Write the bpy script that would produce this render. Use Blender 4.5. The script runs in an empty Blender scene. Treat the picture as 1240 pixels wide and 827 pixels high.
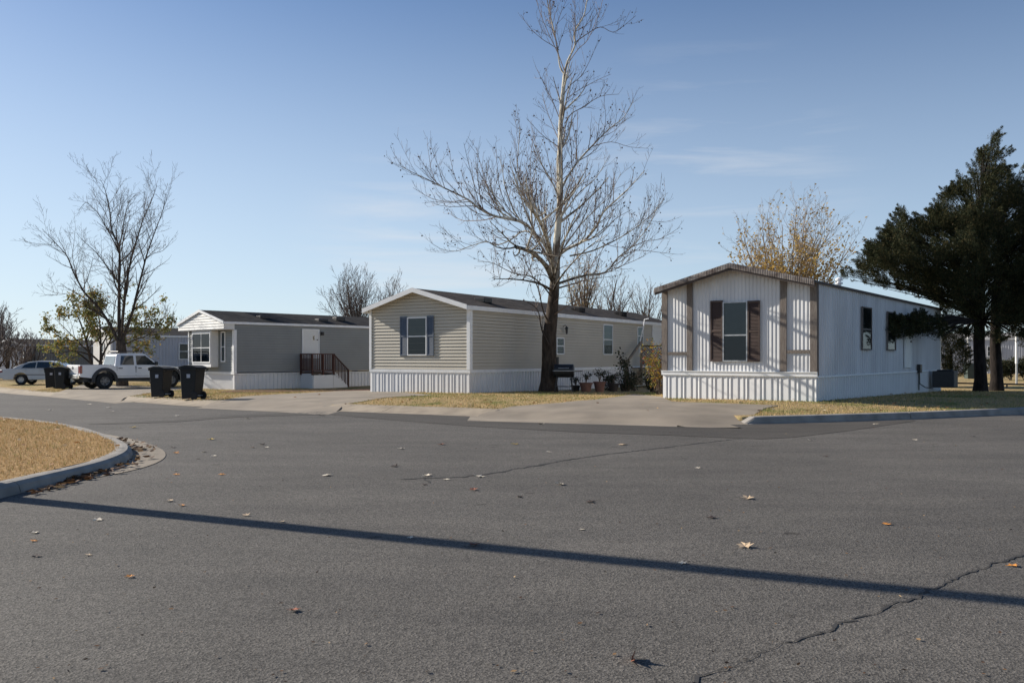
import bpy, math, random
import numpy as np
from mathutils import Vector, Matrix, noise as mnoise
random.seed(7); rng = np.random.default_rng(7)
S = bpy.context.scene; C = S.collection
F = 1021.0; HX = 620.0; HY = 433.0; EYE = 1.45
R_ = math.radians
SUN_AZ = -66.0; SUN_EL = 26.0

# ------------------------------------------------------------------ terrain
def ss(a, b, t):
    t = min(1.0, max(0.0, (t-a)/(b-a))); return t*t*(3-2*t)
def road_z(y): return -.36*ss(18,46,y)
def _at0(px, py):
    Z = 30.0
    for _ in range(60): Z = .5*Z+.5*(EYE-road_z(Z))*F/(py-HY)
    return ((px-HX)/F*Z, Z)
KP = [(-200,190),(-60,80),(-38,56)]+[_at0(*p) for p in ((0,475.6),(57.6,480.3),(135,484.6),(233,492.2),(393,497.2),(461,500.3),(539,503),(637,507.4),(730,511.6),(820,515),(903,513.8),(1000,511),(1110,507.3),(1240,501.5))]+[(19,26.2),(30,36),(60,62),(200,185)]
def K0(x):
    for (x0,y0),(x1,y1) in zip(KP, KP[1:]):
        if x <= x1: return y0+(y1-y0)*(x-x0)/(x1-x0)
    return KP[-1][1]
def K(x):
    return (K0(x-.9)+2*K0(x-.45)+3*K0(x)+2*K0(x+.45)+K0(x+.9))/9
DRV = [(_at0(57.6,480.3)[0],_at0(135,484.6)[0]),(_at0(233,492.2)[0],_at0(393,497.2)[0]),(_at0(565,504)[0],_at0(903,513.8)[0])]
def drv_mask(x):
    m = 0
    for a,b in DRV: m = max(m, ss(a+.25,a+.75,x)*(1-ss(b-.75,b-.25,x)))
    return m
def AMP(x): return .08+.07*ss(-12,-4,x)-.015*ss(0,6,x)
def lot_z(x, y):
    d = y-K(x); m = drv_mask(x)
    ramp = .13*(1-m)+m*(.02+.11*ss(0,1.2,d))
    return road_z(y)+ramp+AMP(x)*ss(.8,4.0,d)
def at(px, py, zf):
    Z = 30.0
    for _ in range(30): Z = .5*Z+.5*(EYE-zf((px-HX)/F*Z, Z))*F/(py-HY)
    return ((px-HX)/F*Z, Z)
def at_road(px, py): return at(px, py, lambda x, y: road_z(y))
def at_lot(px, py): return at(px, py, lot_z)
def px3(px, py, Y): return Vector(((px-HX)/F*Y, Y, EYE-(py-HY)*Y/F))

# ------------------------------------------------------------------ helpers
def col3(c): return (c[0], c[1], c[2], 1)
class MB:
    def __init__(s): s.v = []; s.f = []; s.m = None
    def vert(s, p): s.v.append(tuple(p)); return len(s.v)-1
    def face(s, pts): 
        i = len(s.v); s.v += [tuple(p) for p in pts]; s.f.append(tuple(range(i, i+len(pts))))
    def hexa(s, p):       # 8 points: bottom ring 4, top ring 4
        i = len(s.v); s.v += [tuple(q) for q in p]
        for f in ((3,2,1,0),(4,5,6,7),(0,1,5,4),(1,2,6,5),(2,3,7,6),(3,0,4,7)): s.f.append(tuple(i+k for k in f))
    def box(s, x0, y0, z0, x1, y1, z1):
        x0,x1 = min(x0,x1),max(x0,x1); y0,y1 = min(y0,y1),max(y0,y1); z0,z1 = min(z0,z1),max(z0,z1)
        s.hexa([(x0,y0,z0),(x1,y0,z0),(x1,y1,z0),(x0,y1,z0),(x0,y0,z1),(x1,y0,z1),(x1,y1,z1),(x0,y1,z1)])
    def tube(s, pts, rad, n=6, cap=True):
        pts = [Vector(p) for p in pts]
        if not hasattr(rad, '__len__'): rad = [rad]*len(pts)
        base = len(s.v); up = Vector((.13,.21,.97)); a = None
        for i, p in enumerate(pts):
            t = (pts[min(i+1,len(pts)-1)]-pts[max(i-1,0)])
            if t.length < 1e-9: t = Vector((0,0,1))
            t.normalize()
            if a is None:
                a = t.cross(up)
                if a.length < .05: a = t.cross(Vector((1,0,0)))
            else: a = a-t*a.dot(t)
            a.normalize(); b = t.cross(a)
            for k in range(n):
                w = 2*math.pi*k/n; s.v.append(tuple(p+(a*math.cos(w)+b*math.sin(w))*rad[i]))
        for i in range(len(pts)-1):
            for k in range(n):
                k2 = (k+1)%n; s.f.append((base+i*n+k, base+i*n+k2, base+(i+1)*n+k2, base+(i+1)*n+k))
        if cap:
            s.f.append(tuple(base+k for k in range(n))[::-1]); s.f.append(tuple(base+(len(pts)-1)*n+k for k in range(n)))
    def lathe(s, prof, c=(0,0,0), n=16, axis='z', cap=True):
        base = len(s.v)
        for r, h in prof:
            for k in range(n):
                w = 2*math.pi*k/n; a, b = r*math.cos(w), r*math.sin(w)
                q = (a,b,h) if axis == 'z' else ((a,h,b) if axis == 'y' else (h,a,b))
                s.v.append((q[0]+c[0], q[1]+c[1], q[2]+c[2]))
        for i in range(len(prof)-1):
            for k in range(n):
                k2 = (k+1)%n; s.f.append((base+i*n+k, base+i*n+k2, base+(i+1)*n+k2, base+(i+1)*n+k))
        if cap:
            s.f.append(tuple(base+k for k in range(n))[::-1]); s.f.append(tuple(base+(len(prof)-1)*n+k for k in range(n)))
    def prism_y(s, prof, y0, y1):     # xz outline extruded along y; y0/y1 floats or functions of z
        g0 = y0 if callable(y0) else (lambda z: y0); g1 = y1 if callable(y1) else (lambda z: y1)
        i = len(s.v); n = len(prof)
        s.v += [(x, g0(z), z) for x, z in prof]+[(x, g1(z), z) for x, z in prof]
        s.f.append(tuple(i+k for k in range(n))); s.f.append(tuple(i+n+k for k in range(n))[::-1])
        for k in range(n):
            k2 = (k+1)%n; s.f.append((i+k, i+n+k, i+n+k2, i+k2))
    def build(s, name, mat, parent=None, smooth=False, bevel=0, loc=None, fix=True):
        me = bpy.data.meshes.new(name); me.from_pydata(s.v, [], s.f); me.update()
        if mat: me.materials.append(mat)
        o = bpy.data.objects.new(name, me); C.objects.link(o)
        if parent: o.parent = parent
        if loc: o.location = loc
        if smooth: me.polygons.foreach_set('use_smooth', [True]*len(me.polygons))
        if bevel:
            b = o.modifiers.new('b', 'BEVEL'); b.width = bevel; b.segments = 3; b.limit_method = 'ANGLE'; b.angle_limit = R_(28)
            me.polygons.foreach_set('use_smooth', [True]*len(me.polygons))
            w = o.modifiers.new('w', 'WEIGHTED_NORMAL'); w.keep_sharp = True
        return o
def build_np(name, V, Fc, mat, parent=None):
    me = bpy.data.meshes.new(name); n = len(V); m, k = Fc.shape
    me.vertices.add(n); me.vertices.foreach_set('co', np.ascontiguousarray(V, dtype=np.float32).ravel())
    me.loops.add(m*k); me.loops.foreach_set('vertex_index', np.ascontiguousarray(Fc, dtype=np.int32).ravel())
    me.polygons.add(m); me.polygons.foreach_set('loop_start', np.arange(0, m*k, k, dtype=np.int32))
    me.update(calc_edges=True); me.validate()
    me.materials.append(mat)
    o = bpy.data.objects.new(name, me); C.objects.link(o)
    if parent: o.parent = parent
    return o
def empty(name, loc=(0,0,0), rz=0, label=None, cat=None, group=None):
    o = bpy.data.objects.new(name, None); C.objects.link(o); o.location = loc; o.rotation_euler = (0,0,rz)
    return tag(o, label, cat, group)
def tag(o, label=None, cat=None, group=None, kind=None):
    if label: o['label'] = label
    if cat: o['category'] = cat
    if group: o['group'] = group
    if kind: o['kind'] = kind
    return o
def copy_tree(o, parent=None):
    c = o.copy(); C.objects.link(c)
    if parent: c.parent = parent
    for ch in [x for x in bpy.data.objects if x.parent == o]: copy_tree(ch, c)
    return c

# ------------------------------------------------------------------ materials
def mat(name, c, rough=.7, var=.12, scale=3.0, c2=None, bump=0.0, bscale=40.0, metal=0.0, spec=.5, coat=0, stretch=None, detail=5, dist=.01):
    m = bpy.data.materials.new(name); m.use_nodes = True; N = m.node_tree.nodes; L = m.node_tree.links
    b = N['Principled BSDF']; b.inputs['Roughness'].default_value = rough; b.inputs['Metallic'].default_value = metal
    b.inputs['Specular IOR Level'].default_value = spec; b.inputs['Coat Weight'].default_value = coat
    tc = N.new('ShaderNodeTexCoord'); vec = tc.outputs['Object']
    if stretch:
        mp = N.new('ShaderNodeMapping'); mp.inputs['Scale'].default_value = stretch; L.new(vec, mp.inputs[0]); vec = mp.outputs[0]
    n = N.new('ShaderNodeTexNoise'); n.inputs['Scale'].default_value = scale; n.inputs['Detail'].default_value = detail; L.new(vec, n.inputs['Vector'])
    r = N.new('ShaderNodeValToRGB'); r.color_ramp.elements[0].position = .3; r.color_ramp.elements[1].position = .7
    a = c2 if c2 else tuple(x*(1-var) for x in c)
    d = c if c2 else tuple(min(1, x*(1+var)) for x in c)
    r.color_ramp.elements[0].color = col3(a); r.color_ramp.elements[1].color = col3(d)
    L.new(n.outputs['Fac'], r.inputs[0]); L.new(r.outputs[0], b.inputs['Base Color'])
    if bump:
        n2 = N.new('ShaderNodeTexNoise'); n2.inputs['Scale'].default_value = bscale; n2.inputs['Detail'].default_value = 3; L.new(vec, n2.inputs['Vector'])
        bp = N.new('ShaderNodeBump'); bp.inputs['Strength'].default_value = bump; bp.inputs['Distance'].default_value = dist
        L.new(n2.outputs['Fac'], bp.inputs['Height']); L.new(bp.outputs[0], b.inputs['Normal'])
    return m
def island_mat(name, stops, rough=.8, trans=0.0, spec=.3):
    m = bpy.data.materials.new(name); m.use_nodes = True; N = m.node_tree.nodes; L = m.node_tree.links
    b = N['Principled BSDF']; b.inputs['Roughness'].default_value = rough; b.inputs['Specular IOR Level'].default_value = spec
    g = N.new('ShaderNodeNewGeometry'); r = N.new('ShaderNodeValToRGB')
    el = r.color_ramp.elements
    for i, (p, c) in enumerate(stops):
        e = el[i] if i < 2 else el.new(p)
        e.position = p; e.color = col3(c)
    L.new(g.outputs['Random Per Island'], r.inputs[0]); L.new(r.outputs[0], b.inputs['Base Color'])
    if trans:
        t = N.new('ShaderNodeBsdfTranslucent'); L.new(r.outputs[0], t.inputs[0]); mx = N.new('ShaderNodeMixShader'); mx.inputs[0].default_value = trans
        L.new(b.outputs[0], mx.inputs[1]); L.new(t.outputs[0], mx.inputs[2]); L.new(mx.outputs[0], N['Material Output'].inputs[0])
    return m
def ground_mat(name, dry, green, dark, gamt=.5, gscale=.6):
    m = bpy.data.materials.new(name); m.use_nodes = True; N = m.node_tree.nodes; L = m.node_tree.links
    b = N['Principled BSDF']; b.inputs['Roughness'].default_value = .95; b.inputs['Specular IOR Level'].default_value = .1
    tc = N.new('ShaderNodeTexCoord')
    n1 = N.new('ShaderNodeTexNoise'); n1.inputs['Scale'].default_value = gscale; n1.inputs['Detail'].default_value = 6; n1.inputs['Roughness'].default_value = .65
    n2 = N.new('ShaderNodeTexNoise'); n2.inputs['Scale'].default_value = 25; n2.inputs['Detail'].default_value = 5; n2.inputs['Roughness'].default_value = .7
    for n in (n1, n2): L.new(tc.outputs['Object'], n.inputs['Vector'])
    r1 = N.new('ShaderNodeValToRGB'); r1.color_ramp.elements[0].position = gamt; r1.color_ramp.elements[1].position = gamt+.12
    r1.color_ramp.elements[0].color = col3(dry); r1.color_ramp.elements[1].color = col3(green); L.new(n1.outputs['Fac'], r1.inputs[0])
    r2 = N.new('ShaderNodeValToRGB'); r2.color_ramp.elements[0].position = .33; r2.color_ramp.elements[1].position = .6
    r2.color_ramp.elements[0].color = col3(dark); r2.color_ramp.elements[1].color = (1.15,1.15,1.15,1); L.new(n2.outputs['Fac'], r2.inputs[0])
    mx = N.new('ShaderNodeMix'); mx.data_type = 'RGBA'; mx.blend_type = 'MULTIPLY'; mx.inputs[0].default_value = 1
    L.new(r1.outputs[0], mx.inputs[6]); L.new(r2.outputs[0], mx.inputs[7]); L.new(mx.outputs[2], b.inputs['Base Color'])
    bp = N.new('ShaderNodeBump'); bp.inputs['Strength'].default_value = .9; bp.inputs['Distance'].default_value = .04
    L.new(n2.outputs['Fac'], bp.inputs['Height']); L.new(bp.outputs[0], b.inputs['Normal'])
    return m
def asphalt_mat(name, base, grain=.5):
    m = bpy.data.materials.new(name); m.use_nodes = True; N = m.node_tree.nodes; L = m.node_tree.links
    b = N['Principled BSDF']; b.inputs['Roughness'].default_value = .85; b.inputs['Specular IOR Level'].default_value = .25
    tc = N.new('ShaderNodeTexCoord'); V = tc.outputs['Object']
    def noise(sc, det=4, ro=.6, vec=V):
        n = N.new('ShaderNodeTexNoise'); n.inputs['Scale'].default_value = sc; n.inputs['Detail'].default_value = det; n.inputs['Roughness'].default_value = ro; L.new(vec, n.inputs['Vector']); return n.outputs['Fac']
    def ramp(f, p0, c0, p1, c1, interp='LINEAR'):
        r = N.new('ShaderNodeValToRGB'); r.color_ramp.interpolation = interp
        r.color_ramp.elements[0].position = p0; r.color_ramp.elements[0].color = c0; r.color_ramp.elements[1].position = p1; r.color_ramp.elements[1].color = c1
        L.new(f, r.inputs[0]); return r.outputs[0]
    def mul(a, c):
        x = N.new('ShaderNodeMix'); x.data_type = 'RGBA'; x.blend_type = 'MULTIPLY'; x.inputs[0].default_value = 1; L.new(a, x.inputs[6]); L.new(c, x.inputs[7]); return x.outputs[2]
    big = ramp(noise(.22, 5, .6), .3, col3(tuple(x*.80 for x in base)), .7, col3(tuple(x*1.14 for x in base)))
    mp = N.new('ShaderNodeMapping'); mp.inputs['Scale'].default_value = (.35,1.2,1); mp.inputs['Rotation'].default_value = (0,0,.2); L.new(V, mp.inputs[0])
    streak = ramp(noise(1.3, 6, .7, mp.outputs[0]), .3, (.80,.80,.80,1), .65, (1.08,1.07,1.05,1))
    vo = N.new('ShaderNodeTexVoronoi'); vo.inputs['Scale'].default_value = 85; L.new(V, vo.inputs['Vector'])
    bw = N.new('ShaderNodeRGBToBW'); L.new(vo.outputs['Color'], bw.inputs[0])
    agg = ramp(bw.outputs[0], .15, (1-grain,1-grain,1-grain,1), .9, (1+grain*.9,1+grain*.88,1+grain*.84,1))
    fine = ramp(noise(80, 3, .7), .34, (1-grain*.55,)*3+(1,), .66, (1+grain*.5,)*3+(1,))
    vs = N.new('ShaderNodeTexVoronoi'); vs.inputs['Scale'].default_value = 1.7; vs.inputs['Randomness'].default_value = 1
    mp2 = N.new('ShaderNodeMapping'); mp2.inputs['Scale'].default_value = (.8,1.1,1); L.new(V, mp2.inputs[0])
    nd = N.new('ShaderNodeTexNoise'); nd.inputs['Scale'].default_value = 9; L.new(mp2.outputs[0], nd.inputs['Vector'])
    ad = N.new('ShaderNodeMix'); ad.data_type = 'RGBA'; ad.inputs[0].default_value = .12; L.new(mp2.outputs[0], ad.inputs[6]); L.new(nd.outputs['Color'], ad.inputs[7])
    L.new(ad.outputs[2], vs.inputs['Vector'])
    spot = ramp(vs.outputs['Distance'], .05, (.62,.6,.58,1), .1, (1,1,1,1))
    c = mul(mul(mul(mul(big, streak), agg), fine), spot)
    L.new(c, b.inputs['Base Color'])
    bp = N.new('ShaderNodeBump'); bp.inputs['Strength'].default_value = .7; bp.inputs['Distance'].default_value = .006
    L.new(fine, bp.inputs['Height'])
    bp2 = N.new('ShaderNodeBump'); bp2.inputs['Strength'].default_value = .6; bp2.inputs['Distance'].default_value = .004
    L.new(vo.outputs['Distance'], bp2.inputs['Height']); L.new(bp.outputs[0], bp2.inputs['Normal']); L.new(bp2.outputs[0], b.inputs['Normal'])
    return m
def shingle_mat(name, c):
    m = bpy.data.materials.new(name); m.use_nodes = True; N = m.node_tree.nodes; L = m.node_tree.links
    b = N['Principled BSDF']; b.inputs['Roughness'].default_value = .95; b.inputs['Specular IOR Level'].default_value = .1
    tc = N.new('ShaderNodeTexCoord'); mp = N.new('ShaderNodeMapping'); mp.inputs['Rotation'].default_value = (0,0,R_(90)); L.new(tc.outputs['Object'], mp.inputs[0])
    br = N.new('ShaderNodeTexBrick'); br.inputs['Scale'].default_value = 1; br.inputs['Brick Width'].default_value = .33; br.inputs['Row Height'].default_value = .14
    br.inputs['Mortar Size'].default_value = .008; br.inputs['Color1'].default_value = col3(tuple(x*.7 for x in c)); br.inputs['Color2'].default_value = col3(tuple(x*1.25 for x in c))
    br.inputs['Mortar'].default_value = col3(tuple(x*.45 for x in c)); L.new(mp.outputs[0], br.inputs['Vector'])
    n = N.new('ShaderNodeTexNoise'); n.inputs['Scale'].default_value = 1.2; n.inputs['Detail'].default_value = 6; L.new(tc.outputs['Object'], n.inputs['Vector'])
    r = N.new('ShaderNodeValToRGB'); r.color_ramp.elements[0].position = .3; r.color_ramp.elements[0].color = (.75,.75,.75,1); r.color_ramp.elements[1].position = .7; r.color_ramp.elements[1].color = (1.2,1.18,1.15,1)
    L.new(n.outputs['Fac'], r.inputs[0])
    x = N.new('ShaderNodeMix'); x.data_type = 'RGBA'; x.blend_type = 'MULTIPLY'; x.inputs[0].default_value = 1; L.new(br.outputs[0], x.inputs[6]); L.new(r.outputs[0], x.inputs[7]); L.new(x.outputs[2], b.inputs['Base Color'])
    return m
def glass_mat(name, rough=.03, tint=(.5,.55,.55), refl=.0):
    m = bpy.data.materials.new(name); m.use_nodes = True; N = m.node_tree.nodes; L = m.node_tree.links
    N.remove(N['Principled BSDF']); t = N.new('ShaderNodeBsdfTransparent'); t.inputs[0].default_value = col3(tint)
    g = N.new('ShaderNodeBsdfGlossy'); g.inputs['Roughness'].default_value = rough; g.inputs[0].default_value = (.62,.66,.72,1)
    fr = N.new('ShaderNodeFresnel'); fr.inputs[0].default_value = 1.55
    mx = N.new('ShaderNodeMixShader'); L.new(fr.outputs[0], mx.inputs[0]); L.new(t.outputs[0], mx.inputs[1]); L.new(g.outputs[0], mx.inputs[2]); L.new(mx.outputs[0], N['Material Output'].inputs[0])
    return m
def wood_mat(name, c, sx=(30,2,2)): return mat(name, c, .85, .3, 1.0, stretch=sx, bump=.3, bscale=3)
def bark_mat(name, low, high=None, z0=3.5, z1=5.5, spots=None):
    m = bpy.data.materials.new(name); m.use_nodes = True; N = m.node_tree.nodes; L = m.node_tree.links
    b = N['Principled BSDF']; b.inputs['Roughness'].default_value = .9; b.inputs['Specular IOR Level'].default_value = .2
    tc = N.new('ShaderNodeTexCoord'); mp = N.new('ShaderNodeMapping'); mp.inputs['Scale'].default_value = (1,1,.25); L.new(tc.outputs['Object'], mp.inputs[0])
    n = N.new('ShaderNodeTexNoise'); n.inputs['Scale'].default_value = 12; n.inputs['Detail'].default_value = 5; L.new(mp.outputs[0], n.inputs['Vector'])
    r = N.new('ShaderNodeValToRGB'); r.color_ramp.elements[0].position = .35; r.color_ramp.elements[0].color = col3(tuple(x*.55 for x in low)); r.color_ramp.elements[1].position = .65; r.color_ramp.elements[1].color = col3(tuple(x*1.3 for x in low))
    L.new(n.outputs['Fac'], r.inputs[0]); out = r.outputs[0]
    if high:
        n3 = N.new('ShaderNodeTexNoise'); n3.inputs['Scale'].default_value = 5; n3.inputs['Detail'].default_value = 3; L.new(mp.outputs[0], n3.inputs['Vector'])
        r3 = N.new('ShaderNodeValToRGB'); r3.color_ramp.elements[0].position = .4; r3.color_ramp.elements[0].color = col3(spots or tuple(x*.4 for x in high)); r3.color_ramp.elements[1].position = .5; r3.color_ramp.elements[1].color = col3(high); L.new(n3.outputs['Fac'], r3.inputs[0])
        sp = N.new('ShaderNodeSeparateXYZ'); L.new(tc.outputs['Object'], sp.inputs[0])
        ad = N.new('ShaderNodeMath'); ad.operation = 'MULTIPLY_ADD'; ad.inputs[1].default_value = 2.5; L.new(n3.outputs['Fac'], ad.inputs[0]); L.new(sp.outputs[2], ad.inputs[2])
        mr = N.new('ShaderNodeMapRange'); mr.inputs[1].default_value = z0+1.2; mr.inputs[2].default_value = z1+1.2; L.new(ad.outputs[0], mr.inputs[0])
        x = N.new('ShaderNodeMix'); x.data_type = 'RGBA'; L.new(mr.outputs[0], x.inputs[0]); L.new(out, x.inputs[6]); L.new(r3.outputs[0], x.inputs[7]); out = x.outputs[2]
    L.new(out, b.inputs['Base Color'])
    bp = N.new('ShaderNodeBump'); bp.inputs['Strength'].default_value = .6; bp.inputs['Distance'].default_value = .03; L.new(n.outputs['Fac'], bp.inputs['Height']); L.new(bp.outputs[0], b.inputs['Normal'])
    return m

M = {}
M['asphalt'] = asphalt_mat('asphalt', (.129,.119,.107), .5)
M['patch'] = asphalt_mat('dark_asphalt', (.085,.077,.068), .25)
M['crack'] = mat('crack_dark', (.035,.033,.032), .95, .4, 20)
M['lawn'] = ground_mat('dry_lawn', (.45,.33,.17), (.17,.19,.055), (.5,.47,.42), .52, .45)
M['island'] = ground_mat('tan_turf', (.46,.30,.14), (.2,.2,.075), (.5,.44,.36), .58, .5)
M['concrete'] = mat('drive_concrete', (.25,.207,.156), .9, .26, .8, bump=.3, bscale=60, detail=8)
M['kerb_tan'] = mat('kerb_tan', (.30,.245,.18), .9, .22, 2.2, bump=.4, bscale=60, detail=8)
M['kerb_grey'] = mat('kerb_grey', (.27,.245,.215), .9, .25, 3.0, bump=.4, bscale=50, detail=8)
M['white_metal'] = mat('white_ribbed_metal', (.66,.66,.66), .5, .05, .8, spec=.4)
M['white_metal_old'] = mat('aged_white_metal', (.60,.60,.605), .45, .13, 1.2, spec=.4, stretch=(1,1,.3))
M['white_trim'] = mat('white_trim', (.78,.78,.77), .55, .06, 4)
M['beige'] = mat('beige_vinyl', (.49,.445,.36), .6, .06, .8)
M['grey_vinyl'] = mat('grey_vinyl', (.255,.26,.245), .6, .07, .9)
M['white_vinyl'] = mat('white_vinyl', (.68,.67,.64), .6, .06, 1)
M['lav'] = mat('pale_grey_metal', (.42,.43,.47), .55, .05, 1)
M['roof_dark'] = shingle_mat('brown_shingle', (.085,.072,.062))
M['roof_char'] = shingle_mat('charcoal_shingle', (.05,.047,.045))
M['roof_metal'] = mat('weathered_roof_metal', (.30,.27,.24), .6, .3, 3, c2=(.15,.11,.09))
M['rake_metal'] = mat('weathered_fluted_edge', (.52,.47,.42), .6, .3, 5, c2=(.16,.11,.085), stretch=(1,1,1), detail=8)
M['batten'] = mat('weathered_batten', (.21,.18,.155), .85, .3, 6, c2=(.12,.095,.08), stretch=(8,8,1), bump=.3, bscale=10)
M['shut_blue'] = mat('blue_grey_paint', (.10,.125,.165), .6, .1, 6)
M['shut_brown'] = mat('brown_plastic', (.065,.038,.028), .6, .15, 6)
M['glass'] = glass_mat('window_glass')
M['dark_in'] = mat('dark_room', (.035,.04,.04), .8, .3, 3)
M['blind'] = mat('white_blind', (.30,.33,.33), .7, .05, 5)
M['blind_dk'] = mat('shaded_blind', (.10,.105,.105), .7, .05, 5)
M['door_w'] = mat('white_door', (.66,.66,.63), .5, .03, 2)
M['metal_dk'] = mat('black_metal', (.02,.02,.02), .45, .2, 5)
M['red_wood'] = wood_mat('redwood_stain', (.075,.034,.025))
M['grey_wood'] = wood_mat('grey_wood', (.24,.20,.15))
M['brown_wood'] = wood_mat('brown_wood', (.10,.065,.04))
M['black_plastic'] = mat('black_plastic', (.006,.0065,.0065), .7, .15, 8)
M['green_plastic'] = mat('dark_green_plastic', (.05,.07,.062), .55, .15, 8)
M['truck'] = mat('white_paint', (.80,.80,.80), .3, .03, 2, coat=.6)
M['flare'] = mat('grey_black_plastic', (.035,.035,.037), .55, .1, 8)
M['tyre'] = mat('tyre_rubber', (.018,.018,.018), .85, .2, 10)
M['rim_dk'] = mat('dark_rim', (.22,.22,.22), .4, .2, 8, metal=.3)
M['rim'] = mat('silver_rim', (.5,.5,.5), .35, .1, 8, metal=.8)
M['chrome'] = mat('chrome', (.75,.75,.75), .18, .05, 4, metal=1)
M['tail'] = mat('red_lamp', (.22,.012,.012), .2, .1, 8, coat=.5)
M['lamp_clear'] = mat('clear_lamp', (.55,.55,.55), .15, .1, 8, coat=.5)
M['silver'] = mat('silver_paint', (.50,.49,.475), .35, .03, 2, metal=.1, coat=.3)
M['car_glass'] = mat('car_glass', (.02,.027,.03), .06, .1, 2, spec=.9, coat=.5)
M['tree_bark'] = bark_mat('dark_bark', (.075,.058,.045))
M['twig'] = mat('twig_bark', (.115,.085,.065), .9, .2, 4)
M['twig_pale'] = mat('pale_twig_bark', (.27,.21,.155), .9, .2, 4)
M['syc_bark'] = bark_mat('sycamore_bark', (.06,.045,.034), (.56,.52,.43), 4.2, 6.6, (.16,.13,.10))
M['syc_twig'] = mat('sycamore_twig', (.18,.13,.098), .9, .3, 3)
M['seed'] = mat('seed_ball', (.055,.028,.018), .95, .3, 9)
M['cedar_bark'] = bark_mat('cedar_bark', (.022,.017,.015))
M['far_twig'] = mat('far_twig', (.15,.12,.105), .9, .2, 4)
M['leaf_olive'] = island_mat('olive_leaf', [(0,(.11,.13,.035)),(.35,(.19,.21,.065)),(.6,(.28,.27,.09)),(.85,(.38,.28,.09)),(1,(.44,.2,.06))], .7, .35)
M['leaf_yellow'] = island_mat('yellow_leaf', [(0,(.45,.28,.06)),(.4,(.52,.36,.09)),(.8,(.36,.23,.09)),(1,(.62,.48,.2))], .7, .35)
M['leaf_cedar'] = island_mat('cedar_spray', [(0,(.014,.021,.010)),(.4,(.028,.038,.014)),(.75,(.055,.058,.022)),(1,(.13,.095,.04))], .85, .12)  # lightest olive-brown stop paints sunlit spray tips into the colour
M['leaf_dark'] = island_mat('dark_leaf', [(0,(.02,.028,.014)),(.6,(.045,.055,.025)),(1,(.09,.07,.04))], .8, .15)
M['leaf_vine'] = island_mat('autumn_vine_leaf', [(0,(.10,.13,.03)),(.3,(.30,.27,.05)),(.6,(.42,.25,.05)),(.85,(.25,.07,.04)),(1,(.14,.06,.04))], .7, .3)
M['blade_dry'] = island_mat('dry_blade', [(0,(.30,.19,.08)),(.4,(.48,.32,.15)),(.8,(.6,.43,.23)),(.9,(.3,.25,.09)),(1,(.16,.18,.06))], .9, .25)
M['blade_mix'] = island_mat('mixed_blade', [(0,(.13,.17,.045)),(.2,(.24,.23,.07)),(.35,(.46,.33,.16)),(1,(.58,.42,.21))], .9, .25)
def blade_field(m):
    N = m.node_tree.nodes; L = m.node_tree.links; b = N['Principled BSDF']; old = b.inputs['Base Color'].links[0].from_socket
    tc_ = N.new('ShaderNodeTexCoord'); n1 = N.new('ShaderNodeTexNoise'); n1.inputs['Scale'].default_value = .45; n1.inputs['Detail'].default_value = 6; n1.inputs['Roughness'].default_value = .65; L.new(tc_.outputs['Object'], n1.inputs['Vector'])
    mr = N.new('ShaderNodeMapRange'); mr.inputs[1].default_value = .50; mr.inputs[2].default_value = .61; mr.inputs[4].default_value = .85; L.new(n1.outputs['Fac'], mr.inputs[0])
    x = N.new('ShaderNodeMix'); x.data_type = 'RGBA'; L.new(mr.outputs[0], x.inputs[0]); L.new(old, x.inputs[6]); x.inputs[7].default_value = (.15,.20,.05,1)
    L.new(x.outputs[2], b.inputs['Base Color']); t = next((q for q in N if q.type == 'BSDF_TRANSLUCENT'), None); L.new(x.outputs[2], t.inputs[0])
blade_field(M['blade_mix'])
blade_field(M['blade_dry']); M['blade_dry'].node_tree.nodes['Map Range'].inputs[1].default_value = .60; M['blade_dry'].node_tree.nodes['Map Range'].inputs[2].default_value = .66
M['pot'] = mat('terracotta', (.20,.10,.075), .8, .2, 6)
M['pot_dk'] = mat('dark_pot', (.05,.04,.035), .8, .2, 6)
M['galv'] = mat('galvanised', (.42,.43,.44), .45, .15, 6, metal=.6)
M['pole_wood'] = wood_mat('pole_wood', (.13,.095,.07))
M['mulch'] = ground_mat('mulch', (.22,.12,.085), (.3,.22,.16), (.3,.28,.28), .5, 6)
M['litter'] = island_mat('brown_litter', [(0,(.05,.028,.018)),(.5,(.12,.06,.03)),(.8,(.2,.11,.05)),(1,(.4,.28,.15))], .8, .15)
M['litter_lt'] = island_mat('tan_litter', [(0,(.2,.1,.045)),(.4,(.36,.19,.08)),(.8,(.5,.33,.16)),(1,(.62,.52,.36))], .8, .2)

# ------------------------------------------------------------------ camera, light, sky
cd = bpy.data.cameras.new('camera'); cam = bpy.data.objects.new('camera', cd); C.objects.link(cam); S.camera = cam
cam.location = (0,0,EYE); cam.rotation_euler = (R_(90),0,0)
cd.sensor_width = 36; cd.lens = 36*F/1240; cd.shift_y = (HY-413.5)/1240; cd.clip_end = 3000; cd.clip_start = .05
sd = bpy.data.lights.new('sun', 'SUN'); sd.energy = 5.0; sd.angle = R_(.5); sd.color = (1,.93,.82)
so = bpy.data.objects.new('sun', sd); C.objects.link(so); so.location = (-20,10,20)
sv = Vector((math.sin(R_(SUN_AZ))*math.cos(R_(SUN_EL)), math.cos(R_(SUN_AZ))*math.cos(R_(SUN_EL)), math.sin(R_(SUN_EL))))
so.rotation_euler = sv.to_track_quat('Z','Y').to_euler()
W = bpy.data.worlds.new('World'); S.world = W; W.use_nodes = True; N = W.node_tree.nodes; L = W.node_tree.links
bg = N['Background']; sk = N.new('ShaderNodeTexSky'); sk.sky_type = 'NISHITA'; sk.sun_disc = False
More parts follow.
